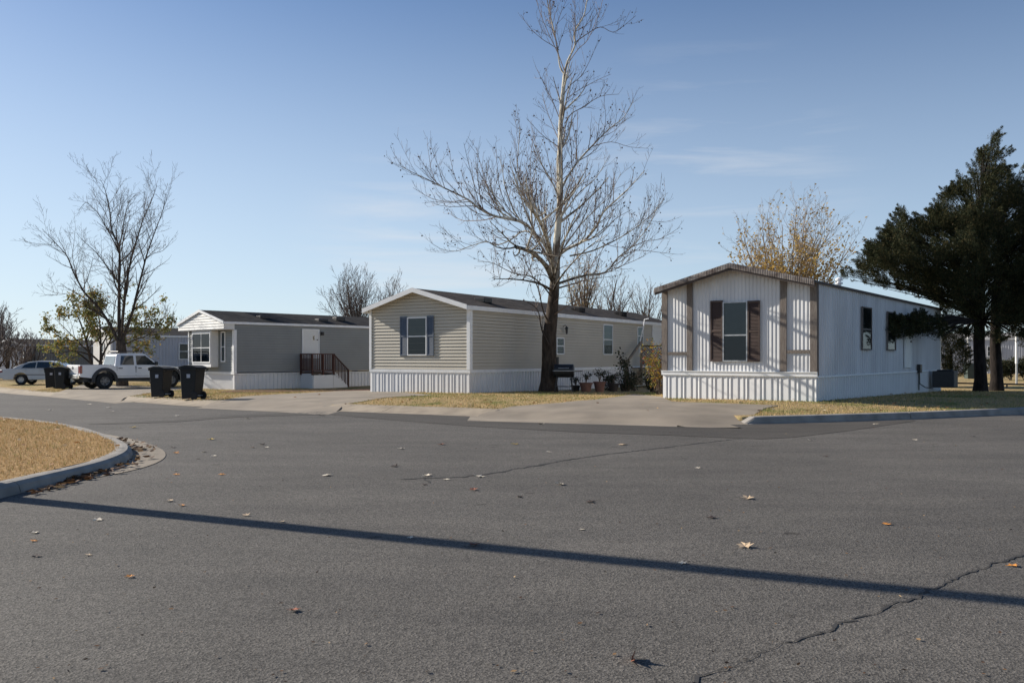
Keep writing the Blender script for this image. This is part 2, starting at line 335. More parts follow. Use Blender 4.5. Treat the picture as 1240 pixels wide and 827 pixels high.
sk.sun_elevation = R_(SUN_EL); sk.sun_rotation = R_(SUN_AZ); sk.air_density = .78; sk.dust_density = .5; sk.ozone_density = 2.5; sk.altitude = 300
tc = N.new('ShaderNodeTexCoord')
# thin cirrus wisps: stretched noise over the sky direction
def cirrus(rot, scl, loc, c0, c1, lo, hi, wid):
    mp = N.new('ShaderNodeMapping'); mp.inputs['Rotation'].default_value = rot; mp.inputs['Scale'].default_value = scl; mp.inputs['Location'].default_value = loc
    L.new(tc.outputs['Generated'], mp.inputs[0])
    n = N.new('ShaderNodeTexNoise'); n.inputs['Scale'].default_value = 1; n.inputs['Detail'].default_value = 7; n.inputs['Roughness'].default_value = .6; n.inputs['Distortion'].default_value = .4
    L.new(mp.outputs[0], n.inputs['Vector'])
    r = N.new('ShaderNodeMapRange'); r.inputs[1].default_value = c0; r.inputs[2].default_value = c1; r.inputs[4].default_value = hi; L.new(n.outputs['Fac'], r.inputs[0])
    dp = N.new('ShaderNodeVectorMath'); dp.operation = 'DISTANCE'; v = Vector(lo).normalized(); dp.inputs[1].default_value = v
    L.new(tc.outputs['Generated'], dp.inputs[0])
    r2 = N.new('ShaderNodeMapRange'); r2.interpolation_type = 'SMOOTHSTEP'; r2.inputs[1].default_value = wid; r2.inputs[2].default_value = wid*.3; L.new(dp.outputs['Value'], r2.inputs[0])
    m = N.new('ShaderNodeMath'); m.operation = 'MULTIPLY'; L.new(r.outputs[0], m.inputs[0]); L.new(r2.outputs[0], m.inputs[1]); return m.outputs[0]
c1 = cirrus((0,R_(14),0), (3,3,30), (0,0,0), .5, .8, ((860-HX)/F,1,(HY-232)/F), .42, .20)
c2 = cirrus((0,R_(14),0), (3,3,34), (3,1,7), .47, .75, ((540-HX)/F,1,(HY-325)/F), .48, .2)
mxm = N.new('ShaderNodeMath'); mxm.operation = 'MAXIMUM'; L.new(c1, mxm.inputs[0]); L.new(c2, mxm.inputs[1])
hs = N.new('ShaderNodeHueSaturation'); hs.inputs['Saturation'].default_value = 1.15; L.new(sk.outputs[0], hs.inputs['Color'])
cb = N.new('ShaderNodeMix'); cb.data_type = 'RGBA'; cb.blend_type = 'MULTIPLY'; cb.inputs[0].default_value = 1; cb.inputs[7].default_value = (.96,1.0,1.06,1); L.new(hs.outputs[0], cb.inputs[6])
sx = N.new('ShaderNodeSeparateXYZ'); L.new(tc.outputs['Generated'], sx.inputs[0])
hz = N.new('ShaderNodeMapRange'); hz.interpolation_type = 'SMOOTHERSTEP'; hz.inputs[1].default_value = .60; hz.inputs[2].default_value = -.08; hz.inputs[4].default_value = .85; L.new(sx.outputs[2], hz.inputs[0])
az = N.new('ShaderNodeMapRange'); az.inputs[1].default_value = .7; az.inputs[2].default_value = -.7; az.inputs[3].default_value = .55; az.inputs[4].default_value = 1.0; L.new(sx.outputs[0], az.inputs[0])
hm = N.new('ShaderNodeMath'); hm.operation = 'MULTIPLY'; L.new(hz.outputs[0], hm.inputs[0]); L.new(az.outputs[0], hm.inputs[1])
pal = N.new('ShaderNodeMix'); pal.data_type = 'RGBA'; pal.inputs[7].default_value = (6.3,7.3,7.9,1); L.new(hm.outputs[0], pal.inputs[0]); L.new(cb.outputs[2], pal.inputs[6])
mx = N.new('ShaderNodeMix'); mx.data_type = 'RGBA'; L.new(mxm.outputs[0], mx.inputs[0]); L.new(pal.outputs[2], mx.inputs[6]); mx.inputs[7].default_value = (7.0,7.1,7.3,1)
L.new(mx.outputs[2], bg.inputs[0]); bg.inputs[1].default_value = .080
S.view_settings.view_transform = 'Standard'; S.view_settings.look = 'None'; S.view_settings.gamma = 1; S.view_settings.exposure = .52
S.cycles.max_bounces = 6; S.cycles.transparent_max_bounces = 12; S.cycles.use_denoising = True

# ------------------------------------------------------------------ ground
def grid(xs, rows, zf, name, m):
    V = []; Fc = []
    for x in xs:
        for q in rows(x): V.append((x, q, zf(x, q)))
    nr = len(V)//len(xs)
    for i in range(len(xs)-1):
        for j in range(nr-1): a = i*nr+j; Fc.append((a, a+nr, a+nr+1, a+1))
    me = bpy.data.meshes.new(name); me.from_pydata(V, [], Fc); me.update(); me.materials.append(m); me.polygons.foreach_set('use_smooth', [True]*len(Fc))
    o = bpy.data.objects.new(name, me); C.objects.link(o); return tag(o, kind='structure')
def ground_z(x, y):
    d = y-K(x)
    for a_, b_ in DRV:
        if a_+.02 < x < b_-.02 and d < 3: return road_z(y)+.02+.11*ss(0,1.2,d)+AMP(x)*ss(.8,4.0,d)-.05
    if d < (.95 if x < 3 else .3) and drv_mask(x) < .03: return road_z(y)-.06
    return lot_z(x, y)
xs = [-900,-500,-300,-200,-120,-80,-60,-50,-40]+[-35+.5*i for i in range(121)]+[30,40,60,100,200,300,500,900]
DD = [.12,.29,.32,.5,.94,.97,1.1,1.2,1.6,2,2.5,3,3.5,4,5,6,8,10,13,17,22,30,40,60,100,200,400,900,2000]
xs = sorted(set([round(v,3) for v in xs]+[round(e_+o_,3) for a_ in DRV for e_ in a_ for o_ in (-.8,-.7,-.6,-.5,-.4,-.3,-.2,-.1,0,.1,.2,.3,.4,.5,.6,.7,.8)]))
grid(xs, lambda x: [K(max(-200,min(200,x)))+d for d in DD], lambda x,y: ground_z(max(-200,min(200,x)),y), 'ground', M['lawn'])
grid(xs, lambda x: [y for y in np.linspace(-80, 16, 18)]+[16+(K(max(-200,min(200,x)))+.9-16)*t for t in (.1,.2,.3,.4,.5,.6,.7,.8,.9,1)],
     lambda x,y: road_z(y), 'road', M['asphalt'])

def ruled(name, A, B, zf, off, m, n=26, sub=6):
    def resamp(P):
        P = [Vector(p).to_2d() if len(p) > 2 else Vector(p) for p in P]
        out = []
        for i in range(len(P)-1):
            for k in range(sub): out.append(P[i].lerp(P[i+1], k/sub))
        out.append(P[-1]); return out
    a, b = resamp(A), resamp(B); V = []; Fc = []
    for p, q in zip(a, b):
        for k in range(n+1):
            r = p.lerp(q, k/n); V.append((r.x, r.y, zf(r.x, r.y)+off))
    for i in range(len(a)-1):
        for k in range(n): c = i*(n+1)+k; Fc.append((c,c+1,c+n+2,c+n+1))
    me = bpy.data.meshes.new(name); me.from_pydata(V, [], Fc); me.update(); me.materials.append(m); me.polygons.foreach_set('use_smooth', [True]*len(Fc))
    o = bpy.data.objects.new(name, me); C.objects.link(o); tag(o, kind='structure'); return o
def drive_z(x, y):
    d = y-K(x); f = ss(-.03,.12,d); return (road_z(y)-.013)*(1-f)+(road_z(y)+.02+.11*ss(0,1.2,d)+AMP(x)*ss(.8,4.0,d))*f
DRIVES = []
def drive(Ap, Bp):
    A = [at_lot(*p) for p in Ap]; B = [at_lot(*p) for p in Bp]
    DRIVES.append(A+B[::-1])
    x0, x1 = A[0][0], B[0][0]; n = 24
    ka = [(x0+(x1-x0)*i/n, K(x0+(x1-x0)*i/n)-.03) for i in range(n+1)]; la = [(A[0][0]+(B[0][0]-A[0][0])*i/n, A[0][1]+(B[0][1]-A[0][1])*i/n+.25) for i in range(n+1)]
    ruled('driveway_apron', ka, la, drive_z, .018, M['concrete'], n=8, sub=1)
    return ruled('driveway', A, B, drive_z, .012, M['concrete'])
drive([(57,480),(66,476),(84,470.5),(104,465)], [(135,484.3),(150,480.5),(185,475.5),(232,470)])
drive([(233,492),(262,485.5),(330,478),(445,471.5)], [(393,496.8),(418,489.5),(452,484),(525,478.8)])
drive([(565,503.6),(580,498),(620,492.5),(680,488),(720,484.3),(745,481),(768,477.5)], [(903,513.5),(906,505),(926,494.7),(944,491.3),(880,489),(815,487.3),(800,480.5)])
ruled('mulch_bed', [at_lot(284,472.6),at_lot(360,472.2),at_lot(448,471.2)], [at_lot(262,475.5),at_lot(350,474.8),at_lot(448,473)], lot_z, .02, M['mulch'])

# darker asphalt strip along the kerb, its edge running on as a seam
pu = [(108,513.2),(210,508.8),(285,502.8),(393,498.2),(461,499.8),(539,503),(637,507.7),(820,515.3),(903,514),(1000,511.8),(1060,510),(1106,508)]
pl = [(108,514.2),(210,511.2),(285,505.2),(400,502),(468,508),(569,516),(705,523.7),(820,527.5),(921,532),(962,529.5),(1030,521),(1107,510)]
def jit(P, a=.05): return [(x+random.uniform(-a,a), y+random.uniform(-a,a)) for x, y in P]
ruled('asphalt_patch', [at_road(*p) for p in pu], jit([at_road(*p) for p in pl], .03), lambda x,y: road_z(y), .005, M['patch'], n=4)

def crack(pxs, w0, w1, seed):
    rr = random.Random(seed); P = [Vector(at_road(*p)) for p in pxs]; Q = []
    for a, b in zip(P, P[1:]):
        n = max(3, int((b-a).length/.055))
        for k in range(n): Q.append(a.lerp(b, k/n)+Vector((rr.gauss(0,.014), rr.gauss(0,.014))))
    Q.append(P[-1]); mb = MB(); n = len(Q)
    for i in range(n):
        t = (Q[min(i+1,n-1)]-Q[max(0,i-1)]).normalized(); q = Vector((-t.y, t.x)); w = (w0+(w1-w0)*i/n)*(.35+abs(rr.gauss(0,.6)))*.5
        if i in (0,n-1): w = .001
        for s_ in (-1,1): p = Q[i]+q*w*s_; mb.vert((p.x, p.y, road_z(p.y)+.0045))
    mb.f = [(2*i,2*i+1,2*i+3,2*i+2) for i in range(n-1)]
    tag(mb.build('pavement_crack', M['crack']), kind='structure')
crack([(1239,672),(1206,682),(1180,692),(1150,702),(1140,708),(1118,716),(1112,724),(1090,729),(1070,738),(1040,749),(1025,753),(1010,758),(1000,764),(985,769),(968,776),(948,778)], .022, .014, 1)
crack([(950,777),(930,787),(908,797),(888,805)], .004, .006, 9)
crack([(888,805),(868,812),(848,820),(830,830)], .012, .02, 2)
crack([(480,581),(512,579),(545,578),(560,577.5),(590,574),(608,571),(620,568),(650,564),(680,558),(720,552),(770,546),(820,540),(905,530)], .05, .035, 3)
crack([(521,585),(515,581),(512,578)], .03, .03, 4)

# ------------------------------------------------------------------ kerbs
def path_len(P): return sum((Vector(b)-Vector(a)).length for a, b in zip(P, P[1:]))
def kerb(P, prof, m, z0f, taper=(.5,.5), side=1, joints=True, dropf=None):
    # dense resample
    Q = []
    for a, b in zip(P, P[1:]):
        a, b = Vector(a), Vector(b); n = max(1, int((b-a).length/.25))
        for k in range(n): Q.append(a.lerp(b, k/n))
    Q.append(Vector(P[-1])); n = len(Q); mb = MB(); tot = path_len(P); run = 0
    for i, q in enumerate(Q):
        if i: run += (Q[i]-Q[i-1]).length
        t = (Q[min(i+1,n-1)]-Q[max(0,i-1)]).normalized(); nn = Vector((-t.y, t.x))*side
        f = min(1, .12+.88*ss(0, max(taper[0],1e-3), run) if taper[0] else 1, .12+.88*ss(0, max(taper[1],1e-3), tot-run) if taper[1] else 1)
        for o_, h in prof:
            p = q+nn*o_; hh = h*f*(dropf(q.x) if dropf else 1) if h > 0 else h
            mb.vert((p.x, p.y, z0f(p.x, q.y)+hh+.006))
    k = len(prof)
    for i in range(n-1):
        for j in range(k-1): a = i*k+j; mb.f.append((a, a+1, a+k+1, a+k))
    mb.f.append(tuple(range(k))); mb.f.append(tuple((n-1)*k+j for j in range(k))[::-1])
    o = mb.build('kerb', m); tag(o, kind='structure'); return o
roll = [(-.02,-.08),(-.02,.004),(.25,.012),(.45,.05),(.62,.105),(.75,.138),(1.0,.142),(1.03,-.08)]
steep = [(-.05,-.08),(-.05,-.002),(.0,.01),(.03,.11),(.06,.142),(.1,.152),(.26,.152),(.28,-.08)]
def krange(x0, x1, step=.3):
    n = max(2, int((x1-x0)/step)); return [(x0+(x1-x0)*i/n, K(x0+(x1-x0)*i/n)) for i in range(n+1)]
kz = lambda x, y: road_z(y)
def kerb_run(x0, x1, prof, m, tp):
    step = 3.0 if m is M['kerb_tan'] else 4.5; n = max(1, round(abs(x1-x0)/step))
    for i in range(n):
        a, b = x0+(x1-x0)*i/n, x0+(x1-x0)*(i+1)/n
        kerb(krange(a+(.012 if i else 0), b-(.012 if i < n-1 else 0), .25), prof, m, kz, (tp[0] if i == 0 else 0, tp[1] if i == n-1 else 0), dropf=lambda x: 1-.9*drv_mask(x))
kerb_run(-38, DRV[2][0]+.6, roll, M['kerb_tan'], (0,.3)); kerb_run(DRV[2][1], 40, steep, M['kerb_grey'], (.3,0))

# island with turf, kerb and gutter at the nose
isl = [(-5.98,-14),(-5.95,4),(-5.86,8.5),(-5.8,10.2),(-5.72,11.4),(-5.75,12.2),(-5.95,13.2),(-6.35,14.15),(-7.0,15.2),(-7.9,16.4),(-9.2,18.1),(-11.1,19.9),(-13.2,21.4),(-18,24),(-26,29),(-40,39)]
def chaikin(P, it=2):
    for _ in range(it):
        Q = [P[0]]
        for a, b in zip(P, P[1:]): Q += [(a[0]*.75+b[0]*.25, a[1]*.75+b[1]*.25),(a[0]*.25+b[0]*.75, a[1]*.25+b[1]*.75)]
        P = Q+[P[-1]]
    return P
isl = [(a*.906, b*.906) for a, b in isl]; islc = chaikin(isl)
def chunks(P, ln):
    out = [[P[0]]]; run = 0
    for a, b in zip(P, P[1:]):
        L_ = math.hypot(b[0]-a[0], b[1]-a[1]); n = max(1, int(L_/.2))
        for k in range(1, n+1):
            q = (a[0]+(b[0]-a[0])*k/n, a[1]+(b[1]-a[1])*k/n); out[-1].append(q); run += L_/n
            if run > ln: run = 0; out.append([(q[0]+(b[0]-a[0])/L_*.012, q[1]+(b[1]-a[1])/L_*.012)])
    return [c for c in out if len(c) > 1]
for ch_ in chunks(islc, 2.3): kerb(ch_, [(-.01,-.05),(0,.01),(.02,.08),(.07,.118),(.14,.125),(.24,.12),(.27,-.05)], M['kerb_grey'], lambda x,y: 0, (0,0), 1)
gut_in = [(-5.80,10.9),(-5.70,11.6),(-5.78,12.4),(-6.0,13.3),(-6.4,14.2),(-7.0,15.2),(-7.9,16.4),(-8.8,17.5)]
gut_out = [(-5.68,10.9),(-5.42,11.6),(-5.33,12.4),(-5.5,13.4),(-5.92,14.4),(-6.55,15.4),(-7.4,16.5),(-8.6,17.7)]
gut_in = [(a*.906,b*.906) for a,b in gut_in]; gut_out = [(a*.906,b*.906) for a,b in gut_out]
ruled('gutter', chaikin(gut_in), chaikin(gut_out), lambda x,y: 0, .007, M['concrete'], n=3, sub=2)
def isl_dist(x, y):
    return min(math.hypot(x-a[0], y-a[1]) for a in islc)
mb = MB(); rows = []
inner = []
for i, q in enumerate(islc):
    a = Vector(islc[max(0,i-1)]); b = Vector(islc[min(len(islc)-1,i+1)]); t = (b-a).normalized(); nn = Vector((-t.y, t.x)); inner.append(Vector(q)+nn*.2)
cen = Vector((-30,2)); kk = [0,.01,.03,.06,.1,.16,.25,.4,.6,.8,1]
def isl_z(x, y): return .125+.1*ss(.2,4,isl_dist(x,y))+.02*mnoise.noise(Vector((x*.8,y*.8,0)))
for q in inner:
    for k_ in kk: p = q.lerp(cen, k_); mb.vert((p.x, p.y, isl_z(p.x, p.y)))
for i in range(len(inner)-1):
    for j in range(len(kk)-1): a = i*len(kk)+j; mb.f.append((a, a+len(kk), a+len(kk)+1, a+1))
tag(mb.build('turf_island', M['island'], smooth=True), kind='structure')

def inside(P, X, Y):
    r = np.zeros(len(X), bool); n = len(P)
    for i in range(n):
        x0,y0 = P[i]; x1,y1 = P[(i+1)%n]
        if y0 == y1: continue
        c = ((y0 > Y) != (y1 > Y)) & (X < (x1-x0)*(Y-y0)/(y1-y0)+x0); r ^= c
    return r
def blades(name, X, Y, Zb, hgt, wid, m):
    n = len(X); a = rng.uniform(0, 2*np.pi, n); h = hgt*rng.uniform(.5,1.3,n); w = wid*rng.uniform(.7,1.3,n)
    lean = rng.uniform(-.7,.7,(n,2))*h[:,None]; V = np.zeros((n,3,3), np.float32)
    V[:,0] = np.stack([X-w*np.cos(a), Y-w*np.sin(a), Zb-.01],1); V[:,1] = np.stack([X+w*np.cos(a), Y+w*np.sin(a), Zb-.01],1)
    V[:,2] = np.stack([X+lean[:,0], Y+lean[:,1], Zb+h],1)
    o = build_np(name, V.reshape(-1,3), np.arange(3*n).reshape(n,3), m); return tag(o, kind='stuff')
n = 90000
X = rng.uniform(-16,-5.0,n); Y = rng.uniform(6,22,n)
poly = [tuple(q) for q in inner]+[(-30,2)]
ok = inside(poly, X, Y); dens = np.array([1 if (x > -10.5 or y > 12) else .4 for x, y in zip(X, Y)]); ok &= rng.uniform(0,1,n) < dens
X, Y = X[ok], Y[ok]; Zb = np.array([isl_z(x, y) for x, y in zip(X, Y)])
tag(blades('turf_grass', X, Y, Zb, .045, .006, M['blade_dry']), 'short dry tan grass covering the kerbed turf island', 'grass')
n = 80000
X = rng.uniform(-24,20,n); D = 15*rng.uniform(0,1,n)**1.5+np.where(X < 3, 1.0, .3); Kx = np.interp(X, np.linspace(-40,40,800), [K(x) for x in np.linspace(-40,40,800)]); Y = Kx+D
bad = np.zeros(n, bool)
for P in DRIVES: bad |= inside(P, X, Y)
HPOLY = []
def hp(cx, cy, th, w, Ln):
    c, s_ = math.cos(R_(th)), math.sin(R_(th)); f = lambda a, b: (cx+a*c+b*s_, cy-a*s_+b*c)
    return [f(0,0), f(-w,0), f(-w,Ln), f(0,Ln)]
for P in (hp(8.46,23.4,37.7,4.74,16.5), hp(-1.6,32,32,4.97,21), hp(-13.5,41,43,4.7,18)): bad |= inside(P, X, Y)
X, Y = X[~bad], Y[~bad]; Zb = np.array([lot_z(x, y) for x, y in zip(X, Y)])
tag(blades('lawn_grass', X, Y, Zb, .05, .010, M['blade_mix']), 'patchy tan and green lawn grass around the mobile homes', 'grass')

# ------------------------------------------------------------------ houses
class House:
    def __init__(s, cx, cy, th, w, Ln, z0, name, label, cat='mobile home'):
        s.cx,s.cy,s.th,s.w,s.L,s.z0 = cx,cy,R_(th),w,Ln,z0
        s.e = empty(name, (cx,cy,z0), -s.th, label, cat)
        s.c, s.s = math.cos(s.th), math.sin(s.th)
    def world(s, a, b): return (s.cx+a*s.c+b*s.s, s.cy-a*s.s+b*s.c)
    def side(s, px, py=None):      # local y along the visible long wall
        k = (px-HX)/F; t = (k*s.cy-s.cx)/(s.s-k*s.c); y = s.cy+t*s.c
        return t if py is None else (t, EYE-(py-HY)*y/F-s.z0)
    def front(s, px, py=None):     # local x along the front wall
        k = (px-HX)/F; t = (k*s.cy-s.cx)/(s.c+k*s.s); y = s.cy-t*s.s
        return t if py is None else (t, EYE-(py-HY)*y/F-s.z0)
    def PF(s, off0=0): return lambda a, o, z: (a, -o-off0, z)
    def PS(s): return lambda a, o, z: (o, a, z)
    def PL(s): return lambda a, o, z: (-s.w-o, a, z)
    def PB(s): return lambda a, o, z: (a, s.L+o, z)
def pbox(mb, P, a0, a1, o0, o1, z0, z1):
    mb.hexa([P(a0,o0,z0),P(a1,o0,z0),P(a1,o1,z0),P(a0,o1,z0),P(a0,o0,z1),P(a1,o0,z1),P(a1,o1,z1),P(a0,o1,z1)])
def lap(mb, P, a0, a1, z0, z1, c=.127, d=.028, xr=None):
    z = z0; rr = random.Random(3)
    while z < z1-1e-4:
        zt = min(z+c, z1); A = xr(z) if xr else (a0,a1); B = xr(zt) if xr else (a0,a1)
        if A[1]-A[0] < .01: break
        if B[1] < B[0]: B = ((B[0]+B[1])/2,)*2
        g_ = min(.016, (zt-z)*.4)
        mb.face([P(A[0],d,z+g_),P(A[1],d,z+g_),P(B[1],.004,zt),P(B[0],.004,zt)])
        mb.face([P(A[0],-.03,z+g_),P(A[1],-.03,z+g_),P(A[1],d,z+g_),P(A[0],d,z+g_)])
        mb.face([P(A[0],-.03,z),P(A[1],-.03,z),P(A[1],-.03,z+g_),P(A[0],-.03,z+g_)]); z = zt
def ribs(mb, P, a0, a1, z0, zt, pat):
    # pat: list of (step, offset) repeated along the wall
    pts = []; a = a0; i = 0
    while a < a1:
        pts.append((a, pat[i%len(pat)][1])); a += pat[i%len(pat)][0]; i += 1
    pts.append((a1, 0)); ztf = zt if callable(zt) else (lambda q: zt)
    for (p,o),(q,r) in zip(pts, pts[1:]): mb.face([P(p,o,z0),P(q,r,z0),P(q,r,ztf(q)),P(p,o,ztf(p))])
def gable_top(w, he, rise): return lambda a: he+rise*(1-abs(a+w/2)/(w/2))
def roof(h, he, rise, of, osd, m, th=.05, name='roof'):
    w = h.w; x0, xm, x1 = -w-osd, -w/2, osd; sl = rise/(w/2); ze = he-osd*sl
    mb = MB(); y0, y1 = -of, h.L+.15
    for (xa, xb) in ((x0,xm),(xm,x1)):
        za = ze if xa == x0 else he+rise; zb = he+rise if xb == xm else ze
        mb.hexa([(xa,y0,za),(xb,y0,zb),(xb,y1,zb),(xa,y1,za),(xa,y0,za+th),(xb,y0,zb+th),(xb,y1,zb+th),(xa,y1,za+th)])
    o = mb.build(name, m, h.e); return o
def rake(h, he, rise, of, osd, m, hgt=.14, name='fascia', drop=.0, side=None):
    w = h.w; x0, xm, x1 = -w-osd-.02, -w/2, osd+.02; sl = rise/(w/2); ze = he-osd*sl; mb = MB(); t = .035
    for (xa, za, xb, zb) in ((x0,ze,xm,he+rise),(xm,he+rise,x1,ze)):
        mb.hexa([(xa,-of-t,za-hgt+.06),(xb,-of-t,zb-hgt+.06),(xb,-of-.002,zb-hgt+.06),(xa,-of-.002,za-hgt+.06),(xa,-of-t,za+.07),(xb,-of-t,zb+.07),(xb,-of-.002,zb+.07),(xa,-of-.002,za+.07)])
    if side: hgt = side
    mb.box(x1-.022, -of, ze-hgt+.05, x1+.003, h.L+.15, ze+.045); mb.box(x0-.003, -of, ze-hgt+.05, x0+.022, h.L+.15, ze+.045)
    return mb.build(name, m, h.e)
def window(h, P, a0, a1, z0, z1, fm, upper, lower, mid=.5, fw=.045, prd=.06, cols=1, name='window'):
    f = MB()
    for (p,q,r,t) in ((a0,a0+fw,z0,z1),(a1-fw,a1,z0,z1),(a0+fw,a1-fw,z0,z0+fw),(a0+fw,a1-fw,z1-fw,z1)): pbox(f, P, p, q, .015, prd, r, t)
    W_ = f.build(name, fm, h.e); zm = z0+(z1-z0)*mid
    s_ = MB(); pbox(s_, P, a0+fw, a1-fw, .02, prd-.012, zm-.02, zm+.02)
    for k in range(1, cols): am = a0+(a1-a0)*k/cols; pbox(s_, P, am-.015, am+.015, .02, prd-.012, z0+fw, zm-.02); pbox(s_, P, am-.015, am+.015, .02, prd-.012, zm+.02, z1-fw)
    s_.build('sash_rail', fm, W_)
    g = MB(); g.face([P(a0+fw,.04,z0+fw),P(a1-fw,.04,z0+fw),P(a1-fw,.04,z1-fw),P(a0+fw,.04,z1-fw)]); g.build('pane', M['glass'], W_)
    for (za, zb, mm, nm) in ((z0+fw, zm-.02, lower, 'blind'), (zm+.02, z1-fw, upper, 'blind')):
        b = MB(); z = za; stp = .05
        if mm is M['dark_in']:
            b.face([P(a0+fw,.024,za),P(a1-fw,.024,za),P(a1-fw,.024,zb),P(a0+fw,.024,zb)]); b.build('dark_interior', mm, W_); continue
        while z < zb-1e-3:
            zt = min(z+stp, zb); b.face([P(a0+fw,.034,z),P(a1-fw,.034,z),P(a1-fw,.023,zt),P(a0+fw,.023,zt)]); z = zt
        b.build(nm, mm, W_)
    return W_
def shutter(h, P, a0, a1, z0, z1, m, louv=True):
    mb = MB(); pbox(mb, P, a0, a0+.04, .025, .06, z0, z1); pbox(mb, P, a1-.04, a1, .025, .06, z0, z1)
    zm = (z0+z1)/2
    for zc in (z0, zm-.03, z1-.06): pbox(mb, P, a0+.04, a1-.04, .025, .058, zc, zc+.06)
    z = z0+.06
    while z < z1-.07:
        if not (zm-.06 < z < zm+.03):
            mb.face([P(a0+.04,.052,z),P(a1-.04,.052,z),P(a1-.04,.03,z+.04),P(a0+.04,.03,z+.04)]); mb.face([P(a0+.04,.03,z),P(a1-.04,.03,z),P(a1-.04,.052,z),P(a0+.04,.052,z)])
        z += .04
    pbox(mb, P, a0+.01, a1-.01, .022, .03, z0+.01, z1-.01)
    return mb.build('shutter', m, h.e)
def door(h, P, a0, a1, z0, z1, lite=None):
    mb = MB(); pbox(mb, P, a0+.05, a1-.05, .02, .045, z0, z1-.05)
    d = mb.build('door', M['door_w'], h.e)
    f = MB(); pbox(f, P, a0, a0+.05, .015, .07, z0, z1); pbox(f, P, a1-.05, a1, .015, .07, z0, z1); pbox(f, P, a0+.05, a1-.05, .015, .07, z1-.05, z1); f.build('door_frame', M['white_trim'], d)
    if lite: g = MB(); pbox(g, P, lite[0], lite[1], .044, .05, lite[2], lite[3]); g.build('pane', M['car_glass'], d)
    k = MB(); pbox(k, P, a1-.16, a1-.10, .045, .09, z0+.95, z0+1.0); k.build('handle', M['metal_dk'], d)
    return d

rib_narrow = [(.055,.0),(.018,.011),(.022,.011),(.018,.0)]
rib_skirt = [(.11,0),(.015,.018),(.03,.018),(.015,0),(.05,0),(.015,.018),(.03,.018),(.015,0),(.16,0),(.015,.018),(.03,.018),(.015,0)]
rib_side = [(.19,0),(.005,-.035),(.018,-.035),(.005,0)]

# --- white metal home with brown shutters
h3 = House(8.46,23.4,37.7,4.74,16.5,.235,'mobile_home','white ribbed metal mobile home with brown shutters and weathered brown trim boards')
w = h3.w; he, rise = 3.30, .60; OF3 = .40; ztop = gable_top(w, he, rise); PF, PS, PL, PB = h3.PF(), h3.PS(), h3.PL(), h3.PB()
mb = MB(); ribs(mb, PF, -w, 0, .80, ztop, rib_narrow); ribs(mb, PS, 0, h3.L, .66, he, rib_side); ribs(mb, PL, 0, h3.L, .66, he, rib_side); ribs(mb, PB, -w, 0, -.2, ztop, rib_side)
mb.build('wall', M['white_metal_old'], h3.e)
mb = MB(); ribs(mb, PF, -w, 0, -.3, .70, rib_skirt); ribs(mb, PS, 0, h3.L, -.3, .66, rib_side); ribs(mb, PL, 0, h3.L, -.3, .66, rib_side); mb.build('skirting', M['white_metal'], h3.e)
mb = MB(); pbox(mb, PF, -w-.03, .03, 0, .05, .68, .815); pbox(mb, PF, -w-.03, .03, .05, .07, .79, .815); pbox(mb, PS, .0, h3.L, .003, .03, .655, .70); mb.build('belt_board', M['white_trim'], h3.e)
for (p0,p1) in ((803,808.7),(832.4,839),(945.5,953),(981.5,989.2)):
    a0, a1 = h3.front(p0), h3.front(p1)
    if p0 == 803: a0 = -w-.02
    if p1 > 989: a1 = .02
    zt = min(ztop(a0), ztop(a1)) if a1 < 0 else he-.01
    if p0 == 803: zt = he-.01
    mb = MB(); pbox(mb, PF, a0, a1, .018, .05, .816, zt); mb.build('batten', M['batten'], h3.e)
for P_ in (PS, PL): mb = MB(); pbox(mb, P_, -.02, .07, .014, .035, .70, he); mb.build('batten', M['batten'], h3.e)
for (p0,p1,q0,q1) in ((809,832,426,429.6),(953.5,981,423,427.5)):
    a0, z1_ = h3.front(p0, q0); a1, z0_ = h3.front(p1, q1); mb = MB(); pbox(mb, PF, a0, a1, .018, .045, z0_, z0_+.09); mb.build('rail_board', M['batten'], h3.e)
roof(h3, he, rise, OF3, .04, M['roof_metal'])
rake(h3, he, rise, OF3, .05, mat('dark_brown_trim', (.06,.042,.034), .7, .3, 5), .21, 'eave_trim', side=.07)
# fluted metal rake edge: run of half-round flutes following the gable
mb = MB(); sl = rise/(w/2); a = -w-.08
while a < .06:
    for k in range(1):
        z_ = ztop(min(max(a,-w),0)) if -w < a < 0 else he-(abs(a) if a > 0 else abs(a+w))*sl
        zn_a = a+.05; z2_ = ztop(zn_a) if -w < zn_a < 0 else he-(abs(zn_a) if zn_a > 0 else abs(zn_a+w))*sl
        mb.face([(a,-.445,z_+.055),(a+.025,-.475,(z_+z2_)/2+.055),(a+.025,-.475,(z_+z2_)/2-.085),(a,-.445,z_-.085)])
        mb.face([(a+.025,-.475,(z_+z2_)/2+.055),(zn_a,-.445,z2_+.055),(zn_a,-.445,z2_-.085),(a+.025,-.475,(z_+z2_)/2-.085)])
        mb.face([(a,-.445,z_+.055),(a+.025,-.475,(z_+z2_)/2+.055),(zn_a,-.445,z2_+.055),(zn_a,-.40,z2_+.06),(a,-.40,z_+.06)])
    a += .05
mb.build('fluted_edge', M['rake_metal'], h3.e)
a0, zt = h3.front(876,366); a1, zb = h3.front(905.8,437.8)
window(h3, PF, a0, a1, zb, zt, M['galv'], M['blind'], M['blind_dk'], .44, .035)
for (p0,p1) in ((861,875.8),(906,921)):
    a0, zt = h3.front(p0,364.5); a1, zb = h3.front(p1,440); zt = 3.0; zb_ = .385; shutter(h3, PF, a0, a1, 1.10, h3.front(p0,364.5)[1], M['shut_brown'])
